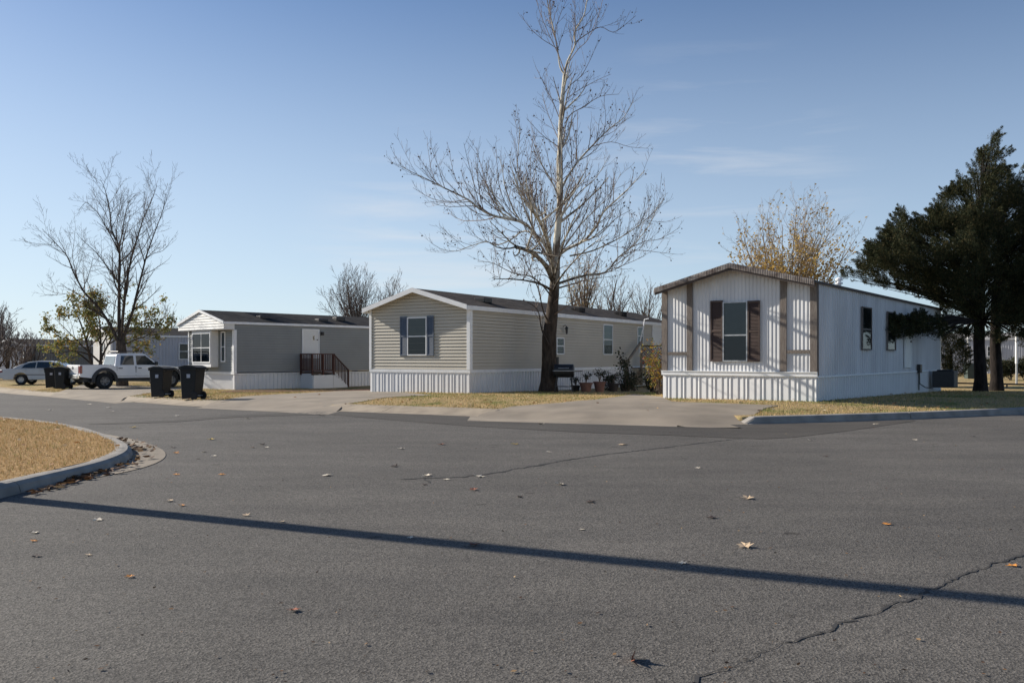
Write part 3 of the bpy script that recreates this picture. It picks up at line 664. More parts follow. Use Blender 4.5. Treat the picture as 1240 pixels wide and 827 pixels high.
for (p0,q0,p1,q1) in ((1042.5,371,1054,424),(1073,377,1083,424.5)):
    a0, zt = h3.side(p0,q0); a1, zb = h3.side(p1,q1); window(h3, PS, a0, a1, zb+.0, zt, M['batten'], M['dark_in'], M['dark_in'], .48, .04)
a0, zt = h3.side(1094,405); a1, zb = h3.side(1102,445); door(h3, PS, a0, a1, zb, zt)
t, z_ = h3.side(1047,345); mb = MB(); mb.lathe([(.07,0),(.07,.20),(.12,.20),(.12,.25),(.065,.26),(.065,.32),(.12,.32),(.12,.37),(.04,.42)], (-.8,t,he+.12), 12); mb.build('vent_pipe', M['white_trim'], h3.e, smooth=False)
mb = MB(); t = h3.side(1110); pbox(mb, PS, t, t+.28, .015, .14, .62, .95); mb.tube([(.08,t+.12,.62),(.08,t+.12,.2),(.25,t+.3,.05),(.4,t+.9,.0)], .02, 6); mb.tube([(.07,t+.05,.62),(.07,t+.05,-.05)], .025, 6); mb.build('meter_box', M['metal_dk'], h3.e)

# --- beige home
h2 = House(-1.6,32,32,4.97,21,.10,'mobile_home','beige vinyl sided mobile home with blue grey shutters behind the big bare sycamore')
w = h2.w; he, rise = 3.30, .72; ztop = gable_top(w, he, rise); PF, PS, PL, PB = h2.PF(), h2.PS(), h2.PL(), h2.PB()
sl = rise/(w/2)
def xr2(z):
    if z <= he: return (-w, 0)
    d = (z-he)/sl; return (-w+d, -d)
mb = MB(); lap(mb, PF, -w, 0, .88, he+rise, xr=xr2); lap(mb, PS, 0, h2.L, .88, he); lap(mb, PL, 0, h2.L, .88, he); lap(mb, PB, -w, 0, .88, he+rise, xr=xr2); mb.build('wall', M['beige'], h2.e)
mb = MB(); ribs(mb, PF, -w, 0, -.3, .77, rib_skirt); ribs(mb, PS, 0, h2.L, -.3, .77, rib_side); ribs(mb, PL, 0, h2.L, -.3, .77, rib_side); ribs(mb, PB, -w, 0, -.3, .77, rib_side); mb.build('skirting', M['white_metal'], h2.e)
mb = MB(); pbox(mb, PF, -w-.03, .03, 0, .035, .765, .885); pbox(mb, PS, 0, h2.L, .002, .035, .765, .885); pbox(mb, PL, 0, h2.L, .002, .035, .765, .885); mb.build('belt_board', M['white_trim'], h2.e)
mb = MB(); pbox(mb, PF, -.12, .03, .029, .043, .886, he); pbox(mb, PS, -.03, .12, .029, .044, .886, he); mb.build('corner_trim', M['white_trim'], h2.e)
mb = MB(); pbox(mb, PF, -w-.03, -w+.09, .029, .043, .886, he); mb.build('corner_trim', M['white_trim'], h2.e)
roof(h2, he, rise, .35, .10, M['roof_dark']); rake(h2, he, rise, .35, .10, M['white_trim'], .17)
mb = MB()
for (xa, za, xb, zb) in ((-w-.08,he-.08*sl-.004,-w/2,he+rise-.004),(-w/2,he+rise-.004,.08,he-.08*sl-.004)): mb.face([(xa,-.348,za),(xb,-.348,zb),(xb,0,zb),(xa,0,za)])
mb.build('soffit', M['white_trim'], h2.e)
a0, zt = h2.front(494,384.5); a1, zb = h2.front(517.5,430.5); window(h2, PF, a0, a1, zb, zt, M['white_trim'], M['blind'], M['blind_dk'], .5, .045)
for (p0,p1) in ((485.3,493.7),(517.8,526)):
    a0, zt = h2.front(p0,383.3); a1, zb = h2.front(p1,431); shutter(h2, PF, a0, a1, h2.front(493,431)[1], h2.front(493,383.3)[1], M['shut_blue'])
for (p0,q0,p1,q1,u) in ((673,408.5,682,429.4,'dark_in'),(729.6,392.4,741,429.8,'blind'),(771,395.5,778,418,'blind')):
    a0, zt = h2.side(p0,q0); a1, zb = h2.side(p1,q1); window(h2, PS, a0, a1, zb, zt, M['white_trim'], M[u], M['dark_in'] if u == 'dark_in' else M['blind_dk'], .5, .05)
a0, zt = h2.side(789,394); a1, zb = h2.side(800.5,438); door(h2, PS, a0, a1, zb, zt)
t, z_ = h2.side(681.5,400)
mb = MB(); mb.tube([(.02,t,z_+.16),(.12,t,z_+.24),(.2,t,z_+.17)], .012, 6); mb.lathe([(.02,z_+.17),(.09,z_+.1),(.07,z_+.09),(.055,z_-.13),(.03,z_-.17)], (.2,t,0), 6); mb.build('wall_lantern', M['metal_dk'], h2.e)
for (px_, s_, hh, nm) in ((610,.9,.14,'roof_vent'),(722,.8,.16,'roof_vent'),(772,.9,.2,'roof_vent')):
    t = h2.side(px_); x_ = -1.0; zr = he+(-x_)*sl+.05; mb = MB(); mb.box(x_-.25,t-.3,zr-.05,x_+.25,t+.3,zr+hh); mb.build(nm, M['roof_char'] if px_ > 610 else M['metal_dk'], h2.e, bevel=.02)

# --- grey home with white gable and bay window
h1 = House(-13.5,41,43,4.7,18,-.12,'mobile_home','grey sided mobile home with white gable and projecting bay window')
w = h1.w; he, rise = 3.28, .62; ztop = gable_top(w, he, rise); PF, PS, PL, PB = h1.PF(), h1.PS(), h1.PL(), h1.PB(); sl = rise/(w/2)
OV = .55
mb = MB(); lap(mb, PS, 0, h1.L, .86, he); lap(mb, PL, 0, h1.L, .86, he); lap(mb, PB, -w, 0, .86, he+rise, xr=lambda z: (-w,0) if z <= he else (-w+(z-he)/sl, -(z-he)/sl)); lap(mb, PF, -w, 0, .86, 2.95); mb.build('wall', M['grey_vinyl'], h1.e)
PG = lambda a, o, z: (a, -OV-o, z)
mb = MB(); lap(mb, PG, -w, 0, 2.95, he+rise, c=.13, d=.025, xr=lambda z: (-w-.02,.02) if z <= he else (-w+(z-he)/sl, -(z-he)/sl)); mb.box(-w-.02,-OV+.001,2.93,.02,.0,2.955); mb.box(-.0,-OV,2.957,.022,-.001,he-.01); mb.box(-w-.022,-OV,2.957,-w,-.001,he-.01); mb.build('gable_panel', M['white_vinyl'], h1.e)
mb = MB(); ribs(mb, PF, -w, 0, -.3, .76, rib_side); ribs(mb, PS, 0, h1.L, -.3, .76, rib_side); ribs(mb, PL, 0, h1.L, -.3, .76, rib_side); ribs(mb, PB, -w, 0, -.3, .76, rib_side); mb.build('skirting', M['white_metal'], h1.e)
mb = MB(); pbox(mb, PF, -w-.03, .03, .0, .03, .755, .865); pbox(mb, PS, 0, h1.L, .002, .03, .755, .80); mb.build('belt_board', M['white_trim'], h1.e)
mb = MB(); pbox(mb, PF, -.13, .025, .029, .043, .866, 2.92); pbox(mb, PS, -.03, .1, .029, .044, .80, 2.92); mb.build('corner_trim', M['white_trim'], h1.e)
mb = MB(); pbox(mb, PF, -w-.02, -w+.1, .029, .043, .866, 2.92); mb.build('corner_trim', M['white_trim'], h1.e)
roof(h1, he, rise, OV+.05, .05, M['roof_char']); rake(h1, he, rise, OV+.05, .06, M['white_trim'], .12)
a0, a1 = h1.front(238.5)+.35, h1.front(262)+.25; za, zb = 1.28, 2.90
mb = MB(); bd = .42
mb.box(a0,-bd,za-.18,a1,-.022,za); mb.box(a0,-bd,zb-.06,a1,-.022,zb)
mb.box(a0,-bd,za,a0+.08,-.022,zb-.06); mb.box(a1-.08,-bd,za,a1,-.022,zb-.06)
bay = mb.build('bay_box', M['white_trim'], h1.e)
P_ = lambda a, o, z: (a, -bd-o+.02, z)
window(h1, P_, a0+.02, a1-.02, za+.02, zb-.08, M['white_trim'], M['dark_in'], M['dark_in'], .5, .06, cols=2)
a2 = a1+.1; window(h1, PF, a2+.2, a2+.62, 1.35, 2.86, M['white_trim'], M['blind'], M['blind'], .5, .06)
a0, zt = h1.side(365.3,398.3); a1, zb = h1.side(386,434); door(h1, PS, a0, a1, zb, zt, lite=(a0+(a1-a0)*.62, a0+(a1-a0)*.72, zb+.95, zt-.35))
t, z_ = h1.side(388.8,404); mb = MB(); mb.box(.02,t-.05,z_-.1,.2,t+.07,z_+.09); mb.build('wall_lamp', M['metal_dk'], h1.e, bevel=.02)
for (px_, x_, hh) in ((333,-1.1,.10),(401,-.9,.09),(426,-1.2,.16)):
    t = h1.side(px_); zr = he-x_*sl+.05; mb = MB(); mb.box(x_-.2,t-.3,zr-.05,x_+.2,t+.3,zr+hh); mb.build('roof_vent', M['metal_dk'] if px_ > 410 else M['flare'], h1.e, bevel=.02)

# --- homes beyond
def far_home(cx, cy, th, w, Ln, z0, wm, rm, label, front_m=None, he=3.2, rise=.6):
    h = House(cx, cy, th, w, Ln, z0, 'mobile_home', label); zt = gable_top(w, he, rise)
    mb = MB(); ribs(mb, h.PS(), 0, Ln, -.3, he, rib_side); ribs(mb, h.PL(), 0, Ln, -.3, he, rib_side); ribs(mb, h.PB(), -w, 0, -.3, zt, rib_side)
    mb.build('wall', wm, h.e); mb = MB(); ribs(mb, h.PF(), -w, 0, -.3, zt, rib_side); mb.build('front_wall', front_m or wm, h.e)
    roof(h, he, rise, .25, .05, rm); rake(h, he, rise, .25, .05, M['white_trim'], .13)
    mb = MB(); pbox(mb, h.PF(), -.1, .03, .015, .04, 0, he); pbox(mb, h.PS(), -.03, .1, .015, .04, 0, he); mb.build('corner_trim', M['white_trim'], h.e)
    return h
hb = far_home(-27.6,58,50,4.6,17,-.2,M['lav'],M['roof_char'],'pale lavender grey home with a dark roof behind the white pickup', M['white_vinyl'])  # whiter front wall: its sunlit look is put into the colour
t = hb.side(223); window(hb, hb.PS(), t-.4, t+.5, 1.5, 2.7, M['white_trim'], M['blind'], M['blind'], .5, .06)
window(hb, hb.PF(), -2.6, -1.6, 1.4, 2.7, M['white_trim'], M['dark_in'], M['dark_in'], .5, .06)
hc = far_home(-40.5,70,35,4.6,14,-.2,mat('taupe_siding',(.20,.185,.16),.7),M['roof_char'],'low taupe home mostly hidden by olive leaves beyond the silver sedan', M['lav'], 2.7, .5)
hd = far_home(52,84,-62,5.5,24,.05,M['lav'],mat('pale_roof',(.33,.31,.29),.8,.2,2),'pale building with a light roof seen between the cedar trunks')
for a_ in (-1.2,-3.6): window(hd, hd.PF(), a_-.5, a_+.5, 1.5, 2.5, M['white_trim'], M['dark_in'], M['dark_in'], .5, .06)
for t in (3,8,14,20): window(hd, hd.PL(), t, t+1.2, 1.5, 2.5, M['white_trim'], M['dark_in'], M['dark_in'], .5, .06)

# --- red deck by the grey home
def hloc(h, a, b, z=0): x, y = h.world(a, b); return (x, y, h.z0+z)
DW = 1.15; fl = .80
def side_off(h, px, a): k = (px-HX)/F; cx_, cy_ = h.cx+a*h.c, h.cy-a*h.s; return (k*cy_-cx_)/(h.s-k*h.c)
tA = h1.side(363); tB = side_off(h1, 404, DW); SL = side_off(h1, 423, DW)-tB
dk = empty('porch_deck', hloc(h1, 0, tA), -h1.th, 'red brown wooden porch with railing and steps at the white door of the grey home', 'porch')
LB = tB-tA
mb = MB()
for i in range(int(DW/.14)): mb.box(.05+i*.14, 0, fl-.04, .05+i*.14+.13, LB, fl)
mb.build('deck_floor', M['red_wood'], dk)
mb = MB(); mb.box(.06,.02,-.2,DW-.02,.05,fl-.05); mb.box(DW-.03,.05,-.2,DW+.03,LB-.05,fl-.125); mb.box(.06,LB-.05,-.2,DW-.02,LB-.02,fl-.05)
mb.hexa([(DW-.05,LB,-.2),(DW-.02,LB,-.2),(DW-.02,LB+SL,-.2),(DW-.05,LB+SL,-.2),(DW-.05,LB,fl-.1),(DW-.02,LB,fl-.1),(DW-.02,LB+SL,.05),(DW-.05,LB+SL,.05)]); mb.build('deck_skirt', M['white_metal'], dk)
for (x_, y_) in ((.12,.0),(DW-.0,.0),(DW,LB/2),(DW,LB)): mb = MB(); mb.box(x_-.045,y_-.045,fl-.12,x_+.045,y_+.045,fl+.98); mb.build('post', M['red_wood'], dk)
mb = MB(); mb.box(DW-.045,-.05,fl+.93,DW+.05,LB+.05,fl+.98); mb.box(DW-.02,.05,fl+.08,DW+.02,LB-.05,fl+.14); mb.box(.1,-.04,fl+.93,DW-.046,.04,fl+.98); mb.box(.1,-.02,fl+.08,DW-.05,.02,fl+.14)
y = .14
while y < LB-.08: mb.box(DW-.02,y,fl+.14,DW+.015,y+.04,fl+.93); y += .13
x = .2
while x < DW-.1: mb.box(x,-.018,fl+.14,x+.04,.018,fl+.93); x += .13
mb.build('railing', M['red_wood'], dk)
mb = MB()
for i in range(4): mb.box(.15, LB+.02+i*SL/4.6, fl-.2*(i+1)-.04, DW-.06, LB+.02+(i+1)*SL/4.6, fl-.2*(i+1))
mb.build('steps', M['red_wood'], dk)
for xx in (DW-.02,):
    mb = MB(); mb.hexa([(xx-.03,LB+.05,fl+.88),(xx+.03,LB+.05,fl+.88),(xx+.03,LB+SL-.05,.88),(xx-.03,LB+SL-.05,.88),(xx-.03,LB+.05,fl+.95),(xx+.03,LB+.05,fl+.95),(xx+.03,LB+SL-.05,.95),(xx-.03,LB+SL-.05,.95)])
    mb.box(xx-.04,LB+SL-.1,-.1,xx+.04,LB+SL-.02,.96)
    for i in range(8): yy = LB+.12+i*(SL-.25)/8; f_ = (i+.9)/8.8; mb.box(xx-.015,yy,fl*(1-f_)+.1,xx+.015,yy+.035,fl*(1-f_)+.9)
    mb.build('stair_rail', M['red_wood'], dk)

# --- lattice deck at the beige home
t0 = 15.0; d2 = empty('wooden_deck', hloc(h2, 0, t0), -h2.th, 'weathered wooden deck with lattice and stairs beside the end door of the beige home', 'deck')
fl2 = .82
mb = MB()
for i in range(18): mb.box(.04+i*.14,0,fl2-.04,.04+i*.14+.13,3.2,fl2)
mb.build('deck_floor', M['grey_wood'], d2)
for (x_, y_, zt) in ((.55,0,2.25),(2.5,0,1.85),(2.5,3.1,1.85),(.4,-1.45,1.25)): mb = MB(); mb.box(x_-.05,y_-.05,-.1,x_+.05,y_+.05,zt); mb.build('post', M['grey_wood'], d2)
mb = MB()
for k in range(26):
    a = k*.15
    for sg in (1,-1):
        x0_, z0_ = .62, fl2+.05+a-1.6*(sg > 0)
        pts = []
        for j in range(27):
            xx = .62+j*.07; zz = fl2+.1+(a-1.9 if sg > 0 else a)+(xx-.62)*sg
            if fl2+.08 < zz < fl2+1.1 and xx < 2.45: pts.append((xx, zz))
        if len(pts) > 1: mb.tube([(pts[0][0],.02*sg,pts[0][1]),(pts[-1][0],.02*sg,pts[-1][1])], .018, 4)
mb.box(.6,-.03,fl2+1.1,2.5,.03,fl2+1.17); mb.build('lattice', M['brown_wood'], d2)
mb = MB(); mb.hexa([(.42,-1.5,1.15),(.52,-1.5,1.15),(.6,-.02,2.12),(.5,-.02,2.12),(.42,-1.5,1.27),(.52,-1.5,1.27),(.6,-.02,2.25),(.5,-.02,2.25)]); mb.build('handrail', M['grey_wood'], d2)
mb = MB()
for i in range(5): mb.box(.5,-.3*(i+1),fl2-.17*(i)-.04-.02,1.9,-.3*i-.02,fl2-.17*i-.02)
mb.hexa([(.46,-1.5,-.1),(.5,-1.5,-.1),(.5,0,-.1),(.46,0,-.1),(.46,-1.5,.05),(.5,-1.5,.05),(.5,0,fl2-.1),(.46,0,fl2-.1)]); mb.build('steps', M['grey_wood'], d2)
mb = MB(); mb.tube([(.5,-.08,1.6),(.52,-.08,2.3),(.7,-.1,2.85),(.78,-.1,3.35),(1.0,-.1,3.38)], .035, 8); mb.build('bent_pipe', M['white_trim'], d2)

# ------------------------------------------------------------------ vehicles (local x forward, y left, z up; origin at the rear-axle ground point, near side y = -half)
def wheel(parent, x, y, r, wd, rimm, sgn):
    mb = MB(); mb.lathe([(r*.55,-wd/2),(r*.9,-wd/2),(r,-wd/2+.04),(r,wd/2-.04),(r*.9,wd/2),(r*.55,wd/2)], (0,0,0), 28, 'y', cap=False)
    t = mb.build('wheel', M['tyre'], parent, smooth=False, loc=(x,y,r))
    rm = MB(); o_ = sgn*(wd/2-.02); rm.lathe([(.03,o_+sgn*.01),(r*.16,o_+sgn*.01),(r*.17,o_)], (0,0,0), 14, 'y', cap=True)
    rm.lathe([(r*.5,o_-sgn*.02),(r*.60,o_+sgn*.0),(r*.56,o_+sgn*.012),(r*.5,o_-.0)], (0,0,0), 28, 'y', cap=False)
    rm.lathe([(.02,o_-sgn*.05),(r*.55,o_-sgn*.05)], (0,0,0), 24, 'y', cap=True)
    for k in range(6):
        a = k*math.pi/3; dx, dz = math.cos(a), math.sin(a); px_, pz_ = -dz, dx; w0 = r*.08
        rm.hexa([(dx*r*.12+px_*w0,o_-sgn*.03,dz*r*.12+pz_*w0),(dx*r*.54+px_*w0*.8,o_-sgn*.03,dz*r*.54+pz_*w0*.8),(dx*r*.54-px_*w0*.8,o_-sgn*.03,dz*r*.54-pz_*w0*.8),(dx*r*.12-px_*w0,o_-sgn*.03,dz*r*.12-pz_*w0),
                 (dx*r*.12+px_*w0,o_,dz*r*.12+pz_*w0),(dx*r*.54+px_*w0*.8,o_,dz*r*.54+pz_*w0*.8),(dx*r*.54-px_*w0*.8,o_,dz*r*.54-pz_*w0*.8),(dx*r*.12-px_*w0,o_,dz*r*.12-pz_*w0)])
    rm.build('rim', rimm, t); return t
def arch(cx, r, a0=180, a1=0, n=9, zc=.0): return [(cx+r*math.cos(R_(a0+(a1-a0)*k/n)), zc+r*math.sin(R_(a0+(a1-a0)*k/n))) for k in range(n+1)]
def truck():
    x, y = (127-HX)/F*42.6, 42.6; hw = .91
    al = R_(47); tr = empty('pickup_truck', (x+hw*-math.sin(al)*1, y+hw*math.cos(al), lot_z(x, y)+.0), al, 'white four door pickup with black fender flares and roof rack facing away on the driveway', 'pickup truck'); tr.scale = (1.07,1.0,1.04)
    r = .39; ra = .47; zb = .52
    # lower body side outline (x,z): rear at -1.1, front at 4.05
    prof = [(-1.10,zb+.08),(-1.10,1.17),(.42,1.17),(.45,1.12),(2.60,1.10),(2.85,1.13),(3.75,1.03),(4.05,.93),(4.08,.62),(4.0,zb)]
    prof += [(3.2+ra,zb)]+[(3.2+ra*math.cos(a), max(zb,.42+ra*math.sin(a)*1.05)) for a in [R_(12+k*(156/8)) for k in range(9)]]+[(3.2-ra,zb)]
    prof += [(ra,zb)]+[(ra*math.cos(a), max(zb,.42+ra*math.sin(a)*1.05)) for a in [R_(12+k*(156/8)) for k in range(9)]]+[(-ra,zb)]
    mb = MB(); g = lambda z: hw-.05*max(0,(z-.85))/.35*1 - .04*max(0,(.7-z))/.2
    mb.prism_y(prof, lambda z: -g(z), g); mb.build('body', M['truck'], tr, bevel=.035)
    # bed opening
    mb = MB(); mb.box(-1.02,-.74,1.172,.36,.74,1.176); mb.build('bed_liner', M['flare'], tr)
    # cab greenhouse
    def gh(z): return .84-.17*(z-1.10)/.62
    cabp = [(.50,1.09),(.62,1.66),(.80,1.73),(1.75,1.75),(2.0,1.70),(2.75,1.09)]
    mb = MB(); mb.prism_y(cabp, lambda z: -gh(z), gh); mb.build('cab', M['truck'], tr, bevel=.04)

    for P4 in ([(.74,1.16),(1.40,1.16),(1.40,1.62),(.82,1.62)], [(1.52,1.16),(2.50,1.16),(1.98,1.62),(1.52,1.62)]):
        for sg in (-1,1): mb = MB(); mb.face([(x_, sg*(gh(z_)+.008), z_) for x_, z_ in P4]); mb.build('side_window', M['car_glass'], tr)
    mb = MB(); mb.face([(.525,-.66,1.18),(.525,.66,1.18),(.612,.6,1.60),(.612,-.6,1.60)]); 
    mb.v = [(v[0]-.018,v[1],v[2]) for v in mb.v]; mb.build('rear_window', mat('hazy_glass',(.22,.25,.26),.12,.1,3,spec=.8), tr)
    mb = MB(); mb.face([(2.71,-.7,1.16),(2.71,.7,1.16),(2.07,.6,1.66),(2.07,-.6,1.66)]); mb.v = [(v[0]+.02,v[1],v[2]+.01) for v in mb.v]; mb.build('windscreen', M['car_glass'], tr)
    for (x0_, x1_) in ((.56,1.44),(1.47,2.56)):   # door outlines as thin dark shut lines
        for sg in (-1,1):
            d = MB()
            for (a_, b_, c_, e_) in ((x0_,.62,x0_+.012,1.10),(x1_,.62,x1_+.012,1.10),(x0_,.61,x1_,.622)):
                d.box(a_, sg*(g(.9)-.012), b_, c_, sg*(g(.9)+.002), e_)
            dd = d.build('door', M['flare'], tr)
            hnd = MB(); hnd.box(x0_+.1 if x0_ > 1 else x0_+.08, sg*(g(1)-.01), .98, x0_+.26, sg*(g(1)+.035), 1.02)
            hnd.build('handle', M['flare'], dd)
    for cx_ in (0, 3.2):
        for sg in (-1,1):
            mb = MB(); n_ = 14; ri, ro = .455, .60
            for k in range(n_):
                a0_, a1_ = R_(-8+196*k/n_), R_(-8+196*(k+1)/n_)
                p = [(cx_+rr_*math.cos(a_), .42+rr_*math.sin(a_)*1.03) for rr_ in (ri, ro) for a_ in (a0_, a1_)]
                y0_, y1_ = sg*(hw-.12), sg*(hw+.055)
                mb.hexa([(p[0][0],y0_,p[0][1]),(p[1][0],y0_,p[1][1]),(p[3][0],y0_,p[3][1]),(p[2][0],y0_,p[2][1]),(p[0][0],y1_,p[0][1]),(p[1][0],y1_,p[1][1]),(p[3][0],y1_-sg*.02,p[3][1]),(p[2][0],y1_-sg*.02,p[2][1])])
            mb.build('fender_flare', M['flare'], tr)
            wheel(tr, cx_, sg*(hw-.11), r, .26, M['rim_dk'], sg)
    mb = MB(); mb.box(-1.24,-.86,.50,-1.11,.86,.70); b_ = mb.build('rear_bumper', M['chrome'], tr, bevel=.03)
    mb = MB(); mb.box(-1.255,-.15,.56,-1.241,.15,.68); mb.build('number_plate', M['flare'], b_)
    mb = MB(); mb.box(-1.125,-.70,.74,-1.102,.70,1.14); tg = mb.build('tailgate', M['truck'], tr, bevel=.01)
    mb = MB(); mb.box(-1.132,-.11,.99,-1.126,.11,1.05); mb.lathe([(.03,-1.136),(.07,-1.136),(.075,-1.126)], (0,0,1.02), 14, 'x'); mb.build('emblem', M['flare'], tg)
    for sg in (-1,1): mb = MB(); mb.box(-1.12, sg*.72, .76, -1.0, sg*(hw-.01), 1.13); mb.build('tail_light', M['tail'], tr, bevel=.02)
    for sg in (-1,1): mb = MB(); mb.box(3.95, sg*.55, .78, 4.07, sg*.86, .93); mb.build('headlight', M['lamp_clear'], tr, bevel=.02)
    mb = MB(); mb.box(3.95,-.88,.42,4.14,.88,.68); mb.build('front_bumper', M['flare'], tr, bevel=.04)
    mb = MB(); 
    for sg in (-1,1): mb.tube([(.68,sg*.6,1.72),(.72,sg*.6,1.83),(1.9,sg*.6,1.84),(1.98,sg*.6,1.74)], .025, 8)
    for x_ in (.8,1.2,1.7): mb.tube([(x_,-.6,1.83),(x_,.6,1.83)], .018, 6)
    mb.build('roof_rack', M['metal_dk'], tr)
    for sg in (-1,1): mb = MB(); mb.box(2.38, sg*.84, 1.14, 2.50, sg*1.04, 1.32); mb.build('mirror', M['flare'], tr, bevel=.03)
    mb = MB(); mb.box(-.9,-.7,.36,3.9,.7,.56); mb.build('underbody', M['flare'], tr)
truck()
def sedan():
    Y0 = 49.5; x = (25-HX)/F*Y0; al = R_(10); hw = .88
    car = empty('sedan', (x-hw*math.sin(al), Y0+hw*math.cos(al), lot_z(x, Y0)+.0), al, 'silver sedan with a red tail lamp parked behind the two paired carts', 'car')
    zb = .28; r = .32; ra = .385
    prof = [(-1.15,.42),(-1.18,.75),(-1.08,.92),(-.45,.97),(.2,.96),(2.6,.94),(3.3,.86),(3.72,.70),(3.78,.45),(3.7,zb)]
    for cx_ in (2.75,0): prof += [(cx_+ra*math.cos(a), max(zb,.32+ra*math.sin(a))) for a in [R_(-5+k*190/10) for k in range(11)]]
    prof += [(-.9,zb)]
    g = lambda z: hw-.07*max(0,(z-.7))/.25-.04*max(0,(.45-z))/.2
    mb = MB(); mb.prism_y(prof, lambda z: -g(z), g); mb.build('body', M['silver'], car, bevel=.05)
    gh = lambda z: .80-.24*(z-.93)/.47
    cp = [(-.55,.93),(-.15,1.18),(.30,1.35),(.9,1.42),(1.5,1.40),(1.95,1.27),(2.55,.93)]
    mb = MB(); mb.prism_y(cp, lambda z: -gh(z), gh); mb.build('cabin', M['silver'], car, bevel=.05)
    for P4 in ([(.0,.99),(.75,.99),(.75,1.33),(.42,1.30),(.12,1.17)], [(.82,.99),(1.55,.99),(1.5,1.33),(.82,1.35)], [(1.62,.99),(2.3,.99),(1.9,1.22),(1.6,1.31)]):
        for sg in (-1,1): mb = MB(); mb.face([(a, sg*(gh(b)+.012), b) for a, b in P4]); mb.build('side_window', M['car_glass'], car)
    mb = MB(); mb.face([(-.50,-.68,.99),(-.50,.68,.99),(.20,.54,1.345),(.20,-.54,1.345)]); mb.v = [(a-.03,b,c+.025) for a,b,c in mb.v]; mb.build('rear_window', M['car_glass'], car)
    mb = MB(); mb.face([(2.46,-.68,1.0),(2.46,.68,1.0),(1.98,.56,1.28),(1.98,-.56,1.28)]); mb.v = [(a+.03,b,c+.02) for a,b,c in mb.v]; mb.build('windscreen', M['car_glass'], car)
    for sg in (-1,1):
        mb = MB(); mb.box(-1.19, sg*.42, .68, -.98, sg*(hw-.03), .84); mb.build('tail_light', M['tail'], car, bevel=.03)
        mb = MB(); mb.box(3.5, sg*.45, .6, 3.74, sg*.8, .74); mb.build('headlight', M['lamp_clear'], car, bevel=.03)
        for cx_ in (0,2.75): wheel(car, cx_, sg*(hw-.11), r, .2, M['rim'], sg)
        mb = MB(); mb.box(-.35, sg*(hw-.004), .58, 2.4, sg*(hw+.012), .62); mb.build('side_moulding', M['flare'], car)
        for x_ in (.12,1.0): mb = MB(); mb.box(x_, sg*(g(.86)-.01), .84, x_+.16, sg*(g(.86)+.03), .87); mb.build('handle', M['silver'], car)
        mb = MB(); mb.box(2.05, sg*.78, .96, 2.17, sg*.98, 1.08); mb.build('mirror', M['silver'], car, bevel=.03)
    mb = MB(); mb.box(-1.25,-.8,.36,-1.1,.8,.58); mb.build('rear_bumper', M['silver'], car, bevel=.04)
sedan()

# ------------------------------------------------------------------ wheeled carts
def cart():
    b = empty('trash_cart'); 
    mb = MB()   # tapered body, wheels at +x side
    mb.hexa([(-.27,-.26,.03),(.25,-.26,.08),(.25,.26,.08),(-.27,.26,.03),(-.32,-.31,1.02),(.36,-.31,1.02),(.36,.31,1.02),(-.32,.31,1.02)]); mb.build('body', M['black_plastic'], b, bevel=.03)
    mb = MB(); mb.box(-.35,-.34,.98,.38,.34,1.04); mb.build('rim_band', M['black_plastic'], b, bevel=.012)
    mb = MB(); pr = [(-.38,1.042),(-.36,1.08),(-.1,1.13),(.2,1.12),(.42,1.06),(.44,1.042)]; mb.prism_y(pr, -.335, .335); ld = mb.build('lid', M['black_plastic'], b, bevel=.02)
    mb = MB(); mb.tube([(.40,-.27,.93),(.50,-.27,1.0),(.50,.27,1.0),(.40,.27,.93)], .018, 8); mb.build('handle', M['black_plastic'], b)
    mb = MB()
    for k in range(4): mb.box(-.365,-.22+k*.13,.86,-.30,-.20+k*.13,.98)
    mb.box(-.345,-.25,.84,-.30,.25,.87); mb.build('grab_bar', M['green_plastic'], b)
    for sg in (-1,1):
        mb = MB(); mb.lathe([(.05,-.035),(.13,-.035),(.14,-.02),(.14,.02),(.13,.035),(.05,.035)], (0,0,0), 20, 'y'); mb.build('wheel', M['tyre'], b, loc=(.27,sg*.29,.14))
    mb = MB(); mb.tube([(.27,-.3,.14),(.27,.3,.14)], .015, 6); mb.build('axle', M['galv'], b)
    mb = MB(); mb.box(-.02,-.3195,.72,.12,-.30,.84); mb.build('sticker', M['lav'], b)
    return b
cart0 = cart()
GRP = 'black wheeled trash carts set out at the kerb'
for i, (px_, py_, rz, sc, lb) in enumerate([(230,484.5,-12,1.02,'black wheeled cart on its own at the edge of the wide driveway'),(192,482,-14,1.0,'black wheeled cart beside the front end of the white pickup'),
        (60,470.5,15,.96,'black wheeled cart directly behind the silver sedan'),(73.5,471.6,-8,1.0,'black wheeled cart right beside the white pickup tailgate')]):
    o = cart0 if i == 0 else copy_tree(cart0)
    x, y = at_lot(px_, py_); o.location = (x, y+.2, lot_z(x, y)+.002); o.rotation_euler = (0,0,R_(rz)); o.scale = (sc*.88,sc*.92,sc*1.02); tag(o, lb, 'trash cart', GRP)
# green cart far behind the cedars
mb = MB(); x, y = (1174-HX)/F*62, 62; mb.hexa([(-.26,-.26,0),(.22,-.26,0),(.22,.26,0),(-.26,.26,0),(-.34,-.34,1.05),(.36,-.34,1.05),(.36,.34,1.05),(-.34,.34,1.05)]); mb.prism_y([(-.38,1.06),(-.2,1.14),(.3,1.14),(.42,1.06)], -.36, .36)
tag(mb.build('trash_cart', M['green_plastic'], bevel=.03, loc=(x,y,lot_z(x,y))), 'dark green wheeled cart in the far yard between the cedar trunks', 'trash cart')

